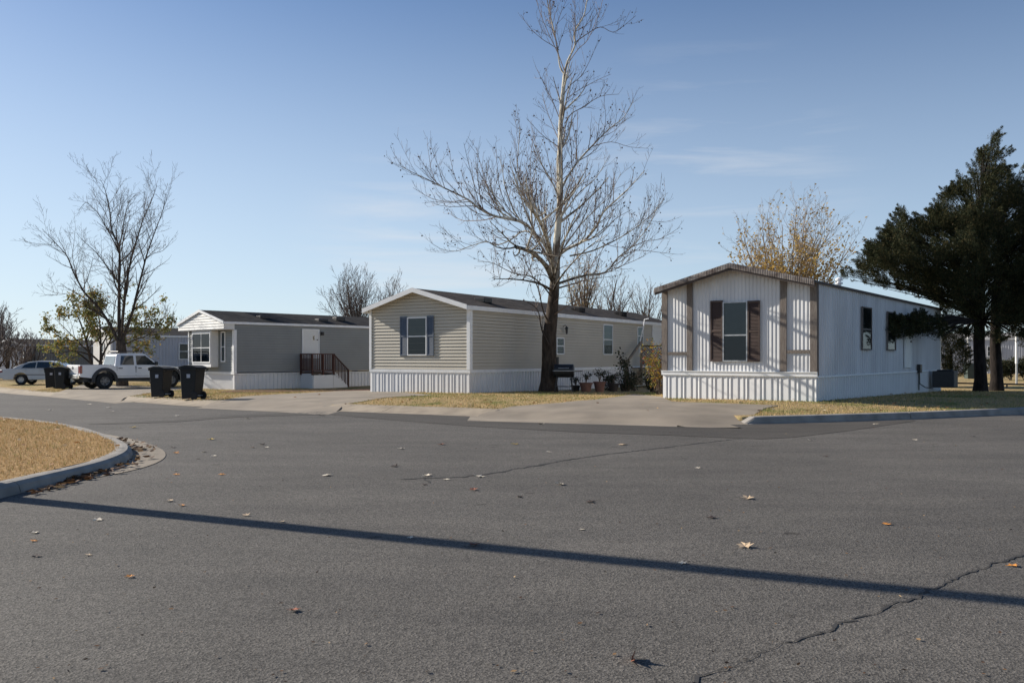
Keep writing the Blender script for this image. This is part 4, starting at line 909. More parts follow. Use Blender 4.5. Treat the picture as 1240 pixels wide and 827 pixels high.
# ------------------------------------------------------------------ yard things
def grill():
    p = px3(683,471,34.0); g = empty('barbecue_grill', (p.x,p.y,lot_z(p.x,p.y)), R_(-8), 'black barrel barbecue grill with chimney and side shelf by the sycamore trunk', 'grill')
    mb = MB(); mb.lathe([(.06,-.42),(.2,-.41),(.27,-.38),(.27,.38),(.2,.41),(.06,.42)], (0,0,.86), 20, 'x'); mb.build('barrel', M['metal_dk'], g, smooth=False)
    mb = MB(); mb.box(-.43,-.275,.855,.43,-.26,.875); mb.tube([(-.2,-.28,.97),(-.2,-.33,.97),(.2,-.33,.97),(.2,-.28,.97)], .012, 6); mb.build('lid_handle', M['galv'], g)
    mb = MB(); mb.tube([(-.26,.05,1.08),(-.26,.05,1.42)], .05, 12); mb.build('chimney', M['metal_dk'], g)
    mb = MB(); mb.box(.44,-.22,.83,.74,.22,.86); mb.build('side_shelf', M['metal_dk'], g)
    for (x_, y_) in ((-.32,-.2),(-.32,.2),(.32,-.2),(.32,.2)): mb = MB(); mb.tube([(x_*.85,y_*.8,.68),(x_*1.1,y_*1.3,0)], .02, 6); mb.build('leg', M['metal_dk'], g)
    mb = MB(); mb.box(-.33,-.2,.22,.33,.2,.24); mb.build('bottom_rack', M['metal_dk'], g)
grill()
def leaf_quads(Cn, size, tilt=1.0, asp=.6, dirs=None):
    n = len(Cn); d = rng.normal(size=(n,3)) if dirs is None else dirs+rng.normal(size=(n,3))*.45
    d /= np.linalg.norm(d,axis=1)[:,None]+1e-9; u = np.cross(d, rng.normal(size=(n,3))); u /= np.linalg.norm(u,axis=1)[:,None]+1e-9
    s_ = (size*rng.uniform(.55,1.35,n))[:,None]; V = np.stack([Cn-d*s_*.5, Cn+u*s_*asp*.5, Cn+d*s_*.5, Cn-u*s_*asp*.5],1)
    return V.reshape(-1,3), np.arange(4*n).reshape(n,4)
def pot_plant(px_, py_, Y, r, h, ph, pm, lab, spread=.3, n=160):
    x = (px_-HX)/F*Y; z = lot_z(x, Y); e = empty('potted_plant', (x,Y,z), 0, lab, 'potted plant', 'potted plants along the beige home skirting')
    mb = MB(); mb.lathe([(r*.65,0),(r*.95,h*.85),(r*1.08,h*.86),(r*1.08,h),(r*.95,h),(r*.9,h*.93),(.01,h*.92)], (0,0,0), 18); mb.build('pot', pm, e)
    mb = MB(); cs = []
    for k in range(12):
        a = random.uniform(0,6.28); t = random.uniform(.2,1)*spread; top = Vector((math.cos(a)*t, math.sin(a)*t, h+ph*random.uniform(.5,1)))
        mid = Vector((math.cos(a)*t*.3, math.sin(a)*t*.3, h+ph*.45)); mb.tube([(0,0,h*.9),mid,top], [.008,.006,.003], 4)
        for _ in range(n//12): f = random.uniform(.35,1.05); q = mid.lerp(top, f); cs.append(q+Vector((random.gauss(0,.05),random.gauss(0,.05),random.gauss(0,.05))))
    mb.build('stem', M['twig'], e); V, Q = leaf_quads(np.array(cs), .07); build_np('foliage', V, Q, M['leaf_dark'], e)
pot_plant(709.5,0,34.6,.27,.38,.45,M['pot'],'brown twiggy plant in a wide terracotta pot, next after the grill')
pot_plant(726,0,34.9,.25,.42,.55,M['pot'],'dark plant in a taller clay pot, second after the grill',.34,220)
pot_plant(743,0,35.6,.24,.34,.5,M['pot_dk'],'bushy dark plant in a dark pot, third after the grill',.36,260)
pot_plant(756,0,36.4,.22,.32,.45,M['pot_dk'],'small dark plant in a dark pot at the foot of the leaning shrub',.3,200)
pot_plant(697,0,35.2,.2,.26,.35,M['pot_dk'],'low dark plant under the shelf of the grill',.28,150)
def shrub(name, base, lean, hgt, rad, nst, nl, m, lab, cat, size=.09, sm='twig', seed=1):
    rr = random.Random(seed); e = empty(name, base, 0, lab, cat); mb = MB(); cs = []
    for k in range(nst):
        a = rr.uniform(0,6.28); t = rad*math.sqrt(rr.uniform(.02,1)); hh = hgt*rr.uniform(.55,1)
        tip = Vector((math.cos(a)*t+lean[0]*hh, math.sin(a)*t+lean[1]*hh, hh)); mid = tip*.5+Vector((rr.gauss(0,.1),rr.gauss(0,.1),.05*hh))
        mb.tube([(rr.gauss(0,.06),rr.gauss(0,.06),-.05),mid,tip], [.018,.011,.004], 5)
        for _ in range(nl//nst):
            f = rr.uniform(.25,1.08); q = (Vector((0,0,0)).lerp(mid, f*2) if f < .5 else mid.lerp(tip, f*2-1)); cs.append(q+Vector((rr.gauss(0,.1),rr.gauss(0,.1),rr.gauss(0,.1))))
    mb.build('stem', M[sm], e); V, Q = leaf_quads(np.array(cs), size); build_np('foliage', V, Q, m, e); return e
p = px3(768,470,37.5); shrub('shrub', (p.x,p.y,lot_z(p.x,p.y)), (-.42,-.1), 1.75, .42, 9, 420, M['leaf_dark'], 'dark leggy shrub leaning over the potted plants beside the deck stairs', 'shrub', .13, seed=3)
p = px3(798,480,30.5); shrub('vine_shrub', (p.x,p.y,lot_z(p.x,p.y)), (-.12,.3), 1.95, .38, 14, 850, M['leaf_vine'], 'tall yellow and rust vine shrub against the corner of the white metal home', 'shrub', .085, seed=5)
p = px3(790,470,33.5); shrub('shrub', (p.x,p.y,lot_z(p.x,p.y)), (0,.1), .9, .6, 14, 800, M['leaf_dark'], 'low dark bush in front of the wooden deck stairs', 'shrub', .09, seed=6)
p = px3(738,470,37); shrub('shrub', (p.x,p.y,lot_z(p.x,p.y)), (-.1,0), .85, .5, 14, 500, M['leaf_dark'], 'low dark bush behind the clay pots against the white skirting', 'shrub', .09, seed=8)
p = px3(760,471,36); shrub('shrub', (p.x,p.y,lot_z(p.x,p.y)), (0,0), .8, .6, 16, 700, M['leaf_dark'], 'low dark tangle between the potted plants and the deck steps', 'shrub', .08, seed=9)
x, y = hloc(h3, .7, h3.side(1131))[:2]
ac = empty('ac_unit', hloc(h3, .55, h3.side(1118)+1.3, -.05), -h3.th, 'dark boxy air conditioner unit on the ground at the far end of the white home', 'air conditioner')
mb = MB(); mb.box(-.4,-.4,.05,.4,.4,.72); mb.build('cabinet', M['flare'], ac, bevel=.03)
mb = MB()
for k in range(14): mb.box(-.41,-.36,.1+k*.042,.41,.36,.115+k*.042); 
mb.build('grille', M['metal_dk'], ac)
mb = MB(); mb.lathe([(.05,.72),(.3,.72),(.31,.75),(.28,.77),(.05,.76)], (0,0,0), 20); mb.build('fan_guard', M['metal_dk'], ac)
# far yard poles
def yard_pole(px_, Y, yt, lab, cap=.1):
    x = (px_-HX)/F*Y; z = lot_z(x,Y); zt = EYE-(yt-HY)*Y/F; e = empty('yard_pole', (x,Y,z), 0, lab, 'pole'); h = zt-z; s = F/Y
    mb = MB(); mb.tube([(0,0,0),(0,0,h*.42)], .055, 10); mb.build('lower_tube', M['galv'], e)
    mb = MB(); mb.tube([(0,0,h*.42),(0,0,h-.05)], .075, 10); mb.build('upper_tube', M['white_trim'], e)
    mb = MB(); mb.lathe([(.04,h-.1),(.14,h-.05),(.14,h+.03),(.05,h+.1)], (0,0,0), 12); mb.build('cap', M['white_trim'], e); return e
yard_pole(1231,48,405,'white and grey yard pole with a pale cap beyond the cedar trunks')
yard_pole(1172.5,66,394,'small white capped pole seen just above the dark conical evergreen')
# low pipe rail at the far edge of the dry yard
r0 = px3(1146,467,44); r1 = px3(1300,468.5,40); e = empty('pipe_rail', (r0.x,r0.y,lot_z(r0.x,r0.y)), 0, 'low dark pipe rail crossing the dry yard behind the cedars', 'rail')
mb = MB(); dz = .22; mb.tube([(0,0,dz),(r1.x-r0.x,r1.y-r0.y,dz)], .04, 6); mb.build('rail', M['metal_dk'], e)
for t in (0,.25,.5,.75,1): mb = MB(); mb.tube([((r1.x-r0.x)*t,(r1.y-r0.y)*t,-.1),((r1.x-r0.x)*t,(r1.y-r0.y)*t,dz)], .035, 6); mb.build('post', M['metal_dk'], e)

# utility pole standing beyond the frame, throwing the long shadow over the road
d_ = Vector((math.sin(R_(SUN_AZ)), math.cos(R_(SUN_AZ)))); a = Vector((-5.29,8.72)); b = a+d_*4.0
up = empty('utility_pole', (b.x,b.y,.2), R_(20), 'tall wooden utility pole on the turf island', 'utility pole')
mb = MB(); mb.tube([(0,0,-.4),(0,0,3),(0,0,7),(0,0,11.5)], [.15,.135,.115,.09], 16); mb.build('post', M['pole_wood'], up, smooth=True)
mb = MB(); mb.box(-1.2,-.13,10.6,1.2,-.02,10.75); mb.build('crossarm', M['pole_wood'], up)
for x_ in (-1.05,-.5,.5,1.05): mb = MB(); mb.lathe([(.03,0),(.05,.05),(.03,.09),(.05,.13),(.02,.17)], (x_,-.075,10.75), 10); mb.build('insulator', M['white_trim'], up)

# ------------------------------------------------------------------ trees
class Tree:
    def __init__(s, seed): s.r = random.Random(seed); s.bark = MB(); s.twig = MB(); s.tips = []; s.cut = .03; s.up = .25; s.ang = (28,55); s.dens = {0:2.4,1:2.4,2:3.0}; s.maxl = 3; s.lenf = .5; s.minr = .006; s.clip = None; s.wig = .10
    def rnd(s):
        v = Vector((s.r.gauss(0,1), s.r.gauss(0,1), s.r.gauss(0,1))); return v.normalized() if v.length > 0 else Vector((1,0,0))
    def limb(s, P, r0, r1, lvl, t0=.12, dens=1.0, sides=None, maxlen=3.2, smooth=True):
        P = [Vector(p) for p in P]
        if smooth and len(P) > 2:
            Q = []
            for i in range(len(P)-1):
                p0,p1,p2,p3 = P[max(0,i-1)],P[i],P[i+1],P[min(len(P)-1,i+2)]
                for k in range(3):
                    t = k/3; Q.append(.5*((2*p1)+(p2-p0)*t+(2*p0-5*p1+4*p2-p3)*t*t+(3*p1-p0-3*p2+p3)*t**3))
            Q.append(P[-1]); P = Q
        n = len(P); cum = [0]
        for a_, b_ in zip(P, P[1:]): cum.append(cum[-1]+(b_-a_).length)
        Ln = cum[-1]; rad = [r0+(r1-r0)*(c/Ln)**.85 for c in cum]
        (s.bark if r0 > s.cut else s.twig).tube(P, rad, sides or (10 if r0 > .1 else 6 if r0 > s.cut else 3), cap=False)
        s.tips.append(P[-1])
        if lvl >= s.maxl: return
        k = Ln*s.dens.get(lvl,3)*dens*(1-t0); k = int(k)+(s.r.random() < k-int(k))
        for j in range(k):
            t = t0+(1-t0)*((j+s.r.random())/k); d = t*Ln; i = max(0, min(n-2, next((q for q in range(n-1) if cum[q+1] >= d), n-2)))
            f = (d-cum[i])/max(1e-6, cum[i+1]-cum[i]); p = P[i].lerp(P[i+1], f); tan = (P[i+1]-P[i]).normalized(); rr_ = rad[i]+(rad[i+1]-rad[i])*f
            perp = s.rnd(); perp = (perp-tan*perp.dot(tan)); perp += Vector((0,0,.35)); perp = (perp-tan*perp.dot(tan)).normalized()
            an = R_(s.r.uniform(*s.ang)); dr = (tan*math.cos(an)+perp*math.sin(an)).normalized()
            ln = min(maxlen, Ln*s.lenf*(1.15-.75*t))*s.r.uniform(.6,1.2)
            s.branch(p, dr, ln, min(rr_*.6, .012+.022*ln if lvl < 1 else .005+.012*ln), lvl+1)
    def branch(s, p, d, ln, r, lvl, maxlen=1.9):
        if ln < .12: return
        n = 5 if ln > .8 else 3; P = [p]; d = d.copy()
        for k in range(n):
            d = (d+s.rnd()*s.wig*1.6+Vector((0,0,s.up*.28))).normalized(); p = p+d*(ln/n); P.append(p)
        r = max(r, s.minr)
        s.limb(P, r, max(s.minr*.7, r*.25), lvl, .15, 1.0, None, maxlen, False)
    def finish(s, e, bm, tm):
        if s.bark.v: s.bark.build('trunk', bm, e, smooth=True)
        if s.twig.v: s.twig.build('crown', tm, e)
def tree_empty(name, x, y, z, lab, cat='tree', group=None): return empty(name, (x,y,z), 0, lab, cat, group)

# sycamore
Y0 = 34.5; bx, bz = (664-HX)/F*Y0, .09
sy = tree_empty('sycamore_tree', bx, Y0, bz, 'tall leafless sycamore with pale mottled limbs and a dark trunk beside the beige home')
T = Tree(11); T.up = .5; T.minr = .0056; T.dens = {0:2.6,1:4.4,2:5.4}; T.ang = (25,52); T.lenf = .42
def pp(pts, y0=0, y1=0):
    n = len(pts)-1; return [px3(q[0], q[1], Y0+(y0+(y1-y0)*i/max(1,n)))-Vector((bx,Y0,bz)) for i, q in enumerate(pts)]
trunk = [(664,474),(664.5,462),(665,440),(665,408),(668,383),(671,352),(672.5,330),(673.8,301),(676.3,267),(678.8,235),(678,195),(678.7,156),(681,120),(683.7,91)]
P = pp(trunk, 0, .3)
# split radii by hand
def taper(P, rad, sides=12): T.bark.tube(P, rad, sides, cap=False)
taper(P, [.42,.34,.305,.29,.25,.21,.19,.155,.13,.115,.105,.095,.085,.075])
T.dens[0] = 2.2
def subs(P, r, t0, dens, ml=2.6):     # side shoots only, along a drawn stem
    sv_ = T.bark; T.bark = MB(); tw = T.twig; 
    T.limb(P, r, r*.8, 0, t0, dens, 3, ml); keep = T.bark; T.bark = sv_
    # side limbs grown into keep: drop the stem itself (first tube), merge the rest
    m_ = len(P); nst = ((m_-1)*3+1)*3; base = len(T.bark.v); T.bark.v += keep.v[nst:]
    for f in keep.f:
        if min(f) >= nst: T.bark.f.append(tuple(i-nst+base for i in f))
subs(P[6:], .1, .05, .9)
limbs = [
 ([(683.7,91),(678,80.6),(675.4,61),(671,39),(664,11),(660,-12),(655,-45)],.3,1.0,.055,.012),
 ([(683.7,91),(687,75),(696,56),(696,39),(707,19.5),(711,0),(718,-30)],.3,-.5,.06,.012),
 ([(696,52),(710,42),(727,33),(742,24),(755,16),(770,3)],.1,-1.2,.03,.008),
 ([(684,88),(676,66),(663,40),(652,15),(645,-10)],.3,-1.2,.03,.008),
 ([(686,80),(700,60),(712,48),(724,20),(730,0)],.3,1.4,.03,.008),
 ([(681,118),(690,104),(704,92),(716,70),(722,55)],.3,-1.6,.028,.007),
 ([(677,170),(668,150),(660,130),(655,112)],.3,1.6,.028,.007),
 ([(680,135),(688,122),(692,100),(700,80)],.3,1.2,.025,.007),
 ([(683,300),(705,270),(735,240),(752,203)],.1,1.0,.05,.008),
 ([(690,310),(720,303),(760,280),(790,255),(806,232)],.1,-1.4,.05,.008),
 ([(680,262),(700,235),(722,215),(738,188)],.1,-1.0,.045,.008),
 ([(669,345),(662,335),(650,333),(640,340),(634,356)],-.1,-1.0,.03,.006),
 ([(670,340),(664,322),(652,316),(640,322),(630,340)],-.1,-1.8,.03,.006),
 ([(669,352),(660,348),(654,356),(648,372)],-.1,-1.3,.025,.006),
 ([(672,330),(684,322),(694,328),(700,342)],.0,-1.5,.028,.006),
 ([(667,370),(676,362),(688,360),(698,368)],.0,-1.2,.025,.006),
 ([(671,322),(660,310),(645,305),(630,312),(618,330)],0,-2.4,.03,.006),
 ([(677,61),(666,54),(654,47),(638,33),(627,18)],.4,-1,.025,.007),
 ([(677,142),(668.5,122),(655,97),(646,80)],.3,1.2,.03,.007),
 ([(676,178),(664,170),(652,161),(635,144)],.3,-1.3,.03,.007),
 ([(684,150),(692,138),(704.6,130.7),(727,117),(749,103)],.2,-1.6,.035,.008),
 ([(686,120),(700,110),(722,98),(740,90)],.2,1.4,.025,.007),
 ([(679,234),(684,220),(699,197),(716,178),(738,156),(755,133),(768,110)],.3,.9,.075,.009),
 ([(697.5,200),(698,175),(699,156),(700,135)],.4,-.6,.03,.008),
 ([(716,178),(740,172),(762,170),(785,172)],.6,2.0,.025,.007),
 ([(674,312),(686,302),(708,291),(723,273),(730,258),(748,236),(764,220),(781,200)],.2,-2.2,.10,.01),
 ([(708,291),(725,285),(745,262),(765,250)],-.5,-3.4,.035,.008),
 ([(672,345),(689,339),(711,333),(733,330),(748.5,311),(764,298.6),(776,284),(786,270),(799,239)],.1,1.6,.085,.008),
 ([(748.5,311),(770,302),(795,304),(820,307)],1.0,2.4,.03,.007),
 ([(764,298),(782,290),(800,287),(824,272)],1.2,-.5,.03,.007),
 ([(669,330),(660.5,299),(645,283),(631,270),(607,261),(591,257.7),(573,249),(557,237),(527.5,223),(503,211),(479,200),(465,192)],0,-1.8,.12,.008),
 ([(591,258),(570,255),(545,236),(540,222)],-.6,-2.0,.03,.007),
 ([(557,237),(535,240),(510,236),(485,222)],-1.2,.2,.028,.007),
 ([(631,270),(612,250),(600,225),(596,195),(594,165)],-.3,.8,.035,.007),
 ([(600,258),(588,235),(578,205),(568,170)],-.6,-2.4,.03,.007),
 ([(573,248),(566,220),(558,190),(552,165)],-.9,-.2,.025,.007),
 ([(527,223),(520,200),(512,178),(507,160)],-1.4,-.8,.02,.006),
 ([(668,325),(662,290),(659,279.7),(654,258),(642,250),(634,243.6),(627.6,226),(623,205),(624,180),(626,155)],.1,-.9,.075,.008),
 ([(642,250),(640,225),(640,190),(645,160)],-.3,.7,.03,.007),
 ([(668,322),(652,295),(640,282),(627.6,281),(613,289),(595,295),(581,291),(559,297),(542,303),(520,300)],.1,2.2,.065,.008),
 ([(613,289),(606,305),(602,325),(598,345)],.6,.2,.025,.006),
 ([(668,360),(655,345),(640,335),(615,330),(590,318),(570,316)],0,-2.5,.045,.007),
 ([(666,392),(657,378),(650,350),(640,330),(630,312)],-.25,-1.4,.055,.007),
 ([(664,418),(655,400),(651,380),(645,371),(635,366)],-.3,-.6,.06,.012),
 ([(668,383),(684,372),(700,362),(720,352),(742,345)],0,-2.0,.04,.007),
 # limbs reaching towards the road and towards the house
 ([(669,340),(660,322),(645,308),(632,302),(620,299)],-.1,-7.4,.14,.055),
 ([(671,330),(665,300),(656,276),(648,262),(643,256)],-.1,-7.6,.13,.05),
 ([(668,352),(655,345),(635,340),(612,338),(592,338)],-.1,-6.4,.08,.012),
 ([(671,340),(676,318),(684,290),(696,262),(705,240)],-.2,-5.0,.08,.008),
 ([(671,350),(676,340),(690,322),(712,300),(735,284)],-.2,-6.5,.08,.008),
 ([(672,345),(668,318),(655,285),(640,250)],-.2,-5.5,.075,.008),
 ([(674,320),(665,300),(660,270),(662,235)],.2,4.5,.07,.008),
 ([(677,250),(690,235),(705,215),(715,190)],.2,4.0,.06,.008),
 ([(677,240),(668,220),(655,200),(645,175)],.2,-3.6,.055,.008),
 ([(672,350),(690,345),(715,338),(740,335)],.2,4.5,.06,.008),
]
T.dens[0] = 3.9
def sh(P): return [(672+(x-672)*(.92 if x < 672 else 1.0), y if y > 330 else 330+(y-330)*(.95 if abs(x-680) > 60 else 1)) for x, y in P]
for pts, y0, y1, r0, r1 in limbs: T.limb(pp(sh(pts), y0, y1), r0*.74, r1, 0, .2 if y1 > -6 else .5, 1.0 if abs(y1) < 4 else .55)
T.finish(sy, M['syc_bark'], M['syc_twig'])
tips = [t for t in T.tips if T.r.random() < .15*(1.6 if t.z < 7 else 1)]
cs = np.array([list(t+Vector((T.r.gauss(0,.04),T.r.gauss(0,.04),-.07))) for t in tips])
mb = MB()
for c in cs:
    r = T.r.uniform(.02,.042); p = Vector(c); i = len(mb.v)
    mb.v += [tuple(p+Vector(q)*r) for q in ((1,0,0),(-1,0,0),(0,1,0),(0,-1,0),(0,0,1),(0,0,-1))]
    mb.f += [tuple(i+k for k in f) for f in ((0,2,4),(2,1,4),(1,3,4),(3,0,4),(2,0,5),(1,2,5),(3,1,5),(0,3,5))]
tag(mb.build('seed_balls', M['seed'], sy), kind='stuff')

# tall bare tree behind the pickup
Y0 = 47.5; bx, bz = (146-HX)/F*Y0, -.15
t1 = tree_empty('bare_tree', bx, Y0, bz, 'bare dark many stemmed tree rising behind the white pickup')
T = Tree(21); T.up = .24; T.minr = .006; T.dens = {0:3.6,1:3.8,2:4.8}; T.ang = (25,58); T.cut = .035
taper(pp([(148,472),(148,455),(147,440),(147,425),(146,412)]), [.36,.29,.27,.27,.24])
for pts, y0, y1, r0, r1 in [
 ([(147,425),(133,395),(112.5,367),(98,353),(89.6,340),(80,322),(74,306),(66,296),(59,289),(48,278),(38,268)],0,-1.5,.15,.009),
 ([(89,340),(85,325),(80,305),(82,285),(84,265)],-.7,.5,.04,.008),
 ([(98,352),(80,352),(60,352),(40,345)],-.6,1.2,.035,.008),
 ([(146,412),(144,395),(144,364),(144,325),(144,292),(134,270),(131,243),(124.6,217),(118,203)],0,.6,.17,.009),
 ([(144,292),(148,275),(152,252),(157,235),(168,222)],.2,-.8,.06,.009),
 ([(146,412),(151,364),(155,335),(158.5,316),(165,292),(170.6,275),(177,256),(182.7,243),(190,228),(196,212)],0,1.4,.15,.009),
 ([(158,318),(166,305),(178,292),(192,270),(205,262)],.6,-1.2,.05,.009),
 ([(148,415),(157,390),(163,374),(169,350),(175,328),(182,302),(190,280),(198,260),(204.5,243),(208,222)],0,-.8,.14,.009),
 ([(180,308),(192,300),(205,296),(218,280)],-.3,1.8,.04,.008),
 ([(148,418),(165,412),(185,405),(200,390),(215,375)],0,-1.6,.06,.008),
 ([(144,350),(141.6,335),(128,318),(112.5,299),(95.6,284.5),(86,274)],0,-1.6,.07,.009),
 ([(144,300),(137,285),(117,250.6),(107,240),(98,233.7),(88,245)],.2,1.4,.06,.009),
 ([(144,330),(130,320),(112,316),(95,320)],.2,2.4,.04,.008),
 ([(144,340),(146,310),(140,280),(143,250),(148,220)],0,3.0,.06,.009),
 ([(147,410),(150,370),(152,330),(148,290),(160,250)],0,-3.2,.09,.009),
 ([(131,262),(124,245),(112,228),(108,215)],.4,-1,.03,.008),
]: T.limb(pp([(146+(x-146)*.88, y if y > 400 else 400+(y-400)*.93) for x, y in pts], y0, y1), r0*.68, r1, 0, .22, 1.0, None, 2.0)
T.finish(t1, M['tree_bark'], M['twig'])

# olive-leaved tree
Y0 = 49.5; bx, bz = (116-HX)/F*Y0, -.15
t2 = tree_empty('small_tree', bx, Y0, bz, 'low spreading tree with sparse olive and yellow leaves between the sedan and the pickup')
T = Tree(31); T.up = .1; T.minr = .007; T.dens = {0:2.8,1:2.6,2:2.2}; T.maxl = 3; T.ang = (30,60)
taper(pp([(121,470),(121,450),(122,438)]), [.13,.11,.10]); taper(pp([(113,470),(111,441)]), [.12,.1])
for pts, y0, y1, r0 in [([(122,440),(122,420),(121,395),(118,370),(116,350)],0,.5,.09),([(111,441),(104.5,414),(100,398),(92,378),(85,362)],0,-.8,.09),([(120,438),(101,420),(79,398),(66,385)],0,-.6,.07),
   ([(111,441),(95,428),(75,420),(58,418)],0,.4,.06),([(104,414),(110,390),(112,365),(108,345)],0,1.8,.06),([(122,435),(135,410),(150,390),(165,372)],0,1.2,.07),([(130,418),(155,402),(175,388),(192,365)],.4,-.4,.05),([(122,420),(135,395),(140,365),(150,342)],0,2,.05),
   ([(150,395),(170,400),(190,402),(205,398)],.6,.2,.04),([(100,410),(80,412),(62,400),(52,388)],0,-2,.05),([(110,430),(90,425),(68,428),(50,424)],0,-1.8,.05),([(160,420),(172,424),(185,428)],0,0,.03)]:
    T.limb(pp(pts, y0, y1), r0, .01, 0, .2, 1.1, None, 2.2)
T.finish(t2, M['tree_bark'], M['twig'])
cs = []; tv = T.twig.v
while len(cs) < 8500:
    t = Vector(T.r.choice(tv)); dn_ = mnoise.noise(t*.75+Vector((3,1,2)))+.25*mnoise.noise(t*2.3)
    if dn_ > -.12+.25*T.r.random(): cs.append(list(t+T.rnd()*abs(T.r.gauss(0,.2))))
V, Q = leaf_quads(np.array(cs), .135, asp=.62); build_np('foliage', V, Q, M['leaf_olive'], t2)

def vase_tree(name, px_, py_top, Y, z, wpx, seed, lab, bm, tm, nl=9, trunk_h=1.8, lf=.55, leaves=None, minr=.012, group=None, dens=None, lvl=3, fork=.35, make=True):
    x = (px_-HX)/F*Y; H = EYE-(py_top-HY)*Y/F-z; sp = wpx/F*Y/2
    e = tree_empty(name, x, Y, z, lab, group=group); T = Tree(seed); T.minr = minr; T.up = .22; T.ang = (22,46); T.dens = dens or {0:2.6,1:2.6,2:2.8}; T.maxl = lvl; T.cut = .05
    r0 = .025*H; T.bark.tube([(0,0,-.3),(0,0,trunk_h*.5),(.05,0,trunk_h)], [r0*1.3,r0,r0*.9], 10, cap=False)
    for k in range(nl):
        a = k*2.399+T.r.uniform(-.4,.4); f = math.sqrt((k+.3)/nl); tx, ty = math.cos(a)*sp*f, math.sin(a)*sp*f; zt = H*(1-.28*f*f)*T.r.uniform(.92,1.0)
        st = trunk_h*T.r.uniform(.7,1.05); P = [Vector((0,0,st)), Vector((tx*.28,ty*.28,st+(zt-st)*fork)), Vector((tx*.62,ty*.62,st+(zt-st)*.66)), Vector((tx,ty,zt))]
        P[1] += T.rnd()*.25; P[2] += T.rnd()*.3
        T.limb(P, r0*lf, .012, 0, .15, 1.0, None, H*.24)
    T.finish(e, bm, tm); return e, T, H
# bare trees seen over the roofs
vase_tree('bare_tree', 430, 324, 74, 0, 82, 41, 'twiggy bare tree above the dark roof of the grey home, the bushier of two crowns', M['tree_bark'], M['far_twig'], 15, 2.6, lf=.4, dens={0:3.2,1:3.2,2:3.2})
vase_tree('bare_tree', 475, 328, 80, 0, 50, 42, 'narrow twiggy bare tree just behind the beige home gable peak', M['tree_bark'], M['far_twig'], 7, 3)
vase_tree('bare_tree', 742, 330, 66, 0, 66, 43, 'bare brown tree over the beige roof closer to the sycamore trunk', M['tree_bark'], M['far_twig'], 9, 2.4)
vase_tree('bare_tree', 783, 338, 72, 0, 56, 44, 'bare grey tree over the beige roof next to the white home eave', M['tree_bark'], M['far_twig'], 8, 2.6)
e, T, H = vase_tree('small_tree', 708, 300, 56, .1, 62, 45, 'thin tree with few tan leaves half hidden behind the sycamore crown', M['tree_bark'], M['twig_pale'], 8, 2.2, minr=.009)
cs = [list(t+T.rnd()*.15) for t in T.tips if T.r.random() < .55]; V, Q = leaf_quads(np.array(cs), .12); build_np('foliage', V, Q, M['leaf_yellow'], e)
vase_tree('bare_tree', 205, 372, 78, 0, 46, 46, 'small pale bare tree over the lavender home roof beside the white gable', M['tree_bark'], M['far_twig'], 7, 2)
# yellow-leaved tree
e, T, H = vase_tree('yellow_tree', 953, 240, 47, .05, 172, 51, 'thin tree with small golden leaves rising behind the white metal home roof', M['twig_pale'], M['twig_pale'], 17, 2.4, minr=.006, dens={0:2.8,1:3.0,2:3.2}, fork=.3, lf=.3)
cs = []; tv = T.twig.v
while len(cs) < 8000:
    t = Vector(T.r.choice(tv)); zf = t.z/H
    if T.r.random() < (1.0-.86*min(1,max(0,(zf-.5)/.3)))*(1 if mnoise.noise(t*1.1) > -.1 else .25): cs.append(list(t+T.rnd()*abs(T.r.gauss(0,.15))))
V, Q = leaf_quads(np.array(cs), .13, asp=.8); build_np('foliage', V, Q, M['leaf_yellow'], e)
# far treeline on the left: single brushy trees
ft = [(-6,392,58,60),(10,398,64,40),(24,404,66,34),(36,400,70,32),(48,408,74,30),(-30,388,62,60),(2,372,86,34),(58,418,80,26)]
protos = []
labs = ['brushy brown bare tree cut by the frame edge above the sedan boot','brushy bare tree directly above the sedan tail lamp','dense bare thicket tree above the sedan rear wheel','dense bare thicket tree above the sedan roof','low brushy tree where the far thicket meets the olive leaves','wide bare thicket tree reaching beyond the frame','pale slender taller tree behind the brown thicket','faint low brush behind the olive leaved tree']
for i, (px_, yt, Y, wp) in enumerate(ft):
    vase_tree('thicket_tree', px_, yt, Y, -.1, wp*1.25, 60+i, labs[i], M['tree_bark'], M['far_twig'], 11, .5, minr=.018, group='far bare thicket by the silver sedan', dens={0:3.4,1:3.4,2:3.2}, fork=.33)

# cedars
def spray_cloud(blobs, npb, size, cone=True, asp=.17):
    cs = []; ds = []
    for (c, r) in blobs:
        m_ = int(npb*(r/.6)**1.7); d = rng.normal(size=(m_,3)); d /= np.linalg.norm(d,axis=1)[:,None]; rr_ = r*rng.uniform(.25,1.0,m_)**.6
        # lumpy radius
        ax = np.array([c[0]*.35, c[1]*.35, 0.0]); ax = ax/(np.linalg.norm(ax)+1e-6)*.75+np.array([0,0,.8])+rng.normal(size=3)*.35; ax /= np.linalg.norm(ax)
        s_ = rng.uniform(0,1,m_)**1.3; q = np.array(c)+d*(rr_*(1-.85*s_))[:,None]*np.array([1,1,.75])+ax[None,:]*(s_*r*(1.9 if cone else .2))[:,None]; cs.append(q); ds.append(d*.55+ax[None,:]*.9)
    return leaf_quads(np.concatenate(cs), size, asp=asp, dirs=np.concatenate(ds))
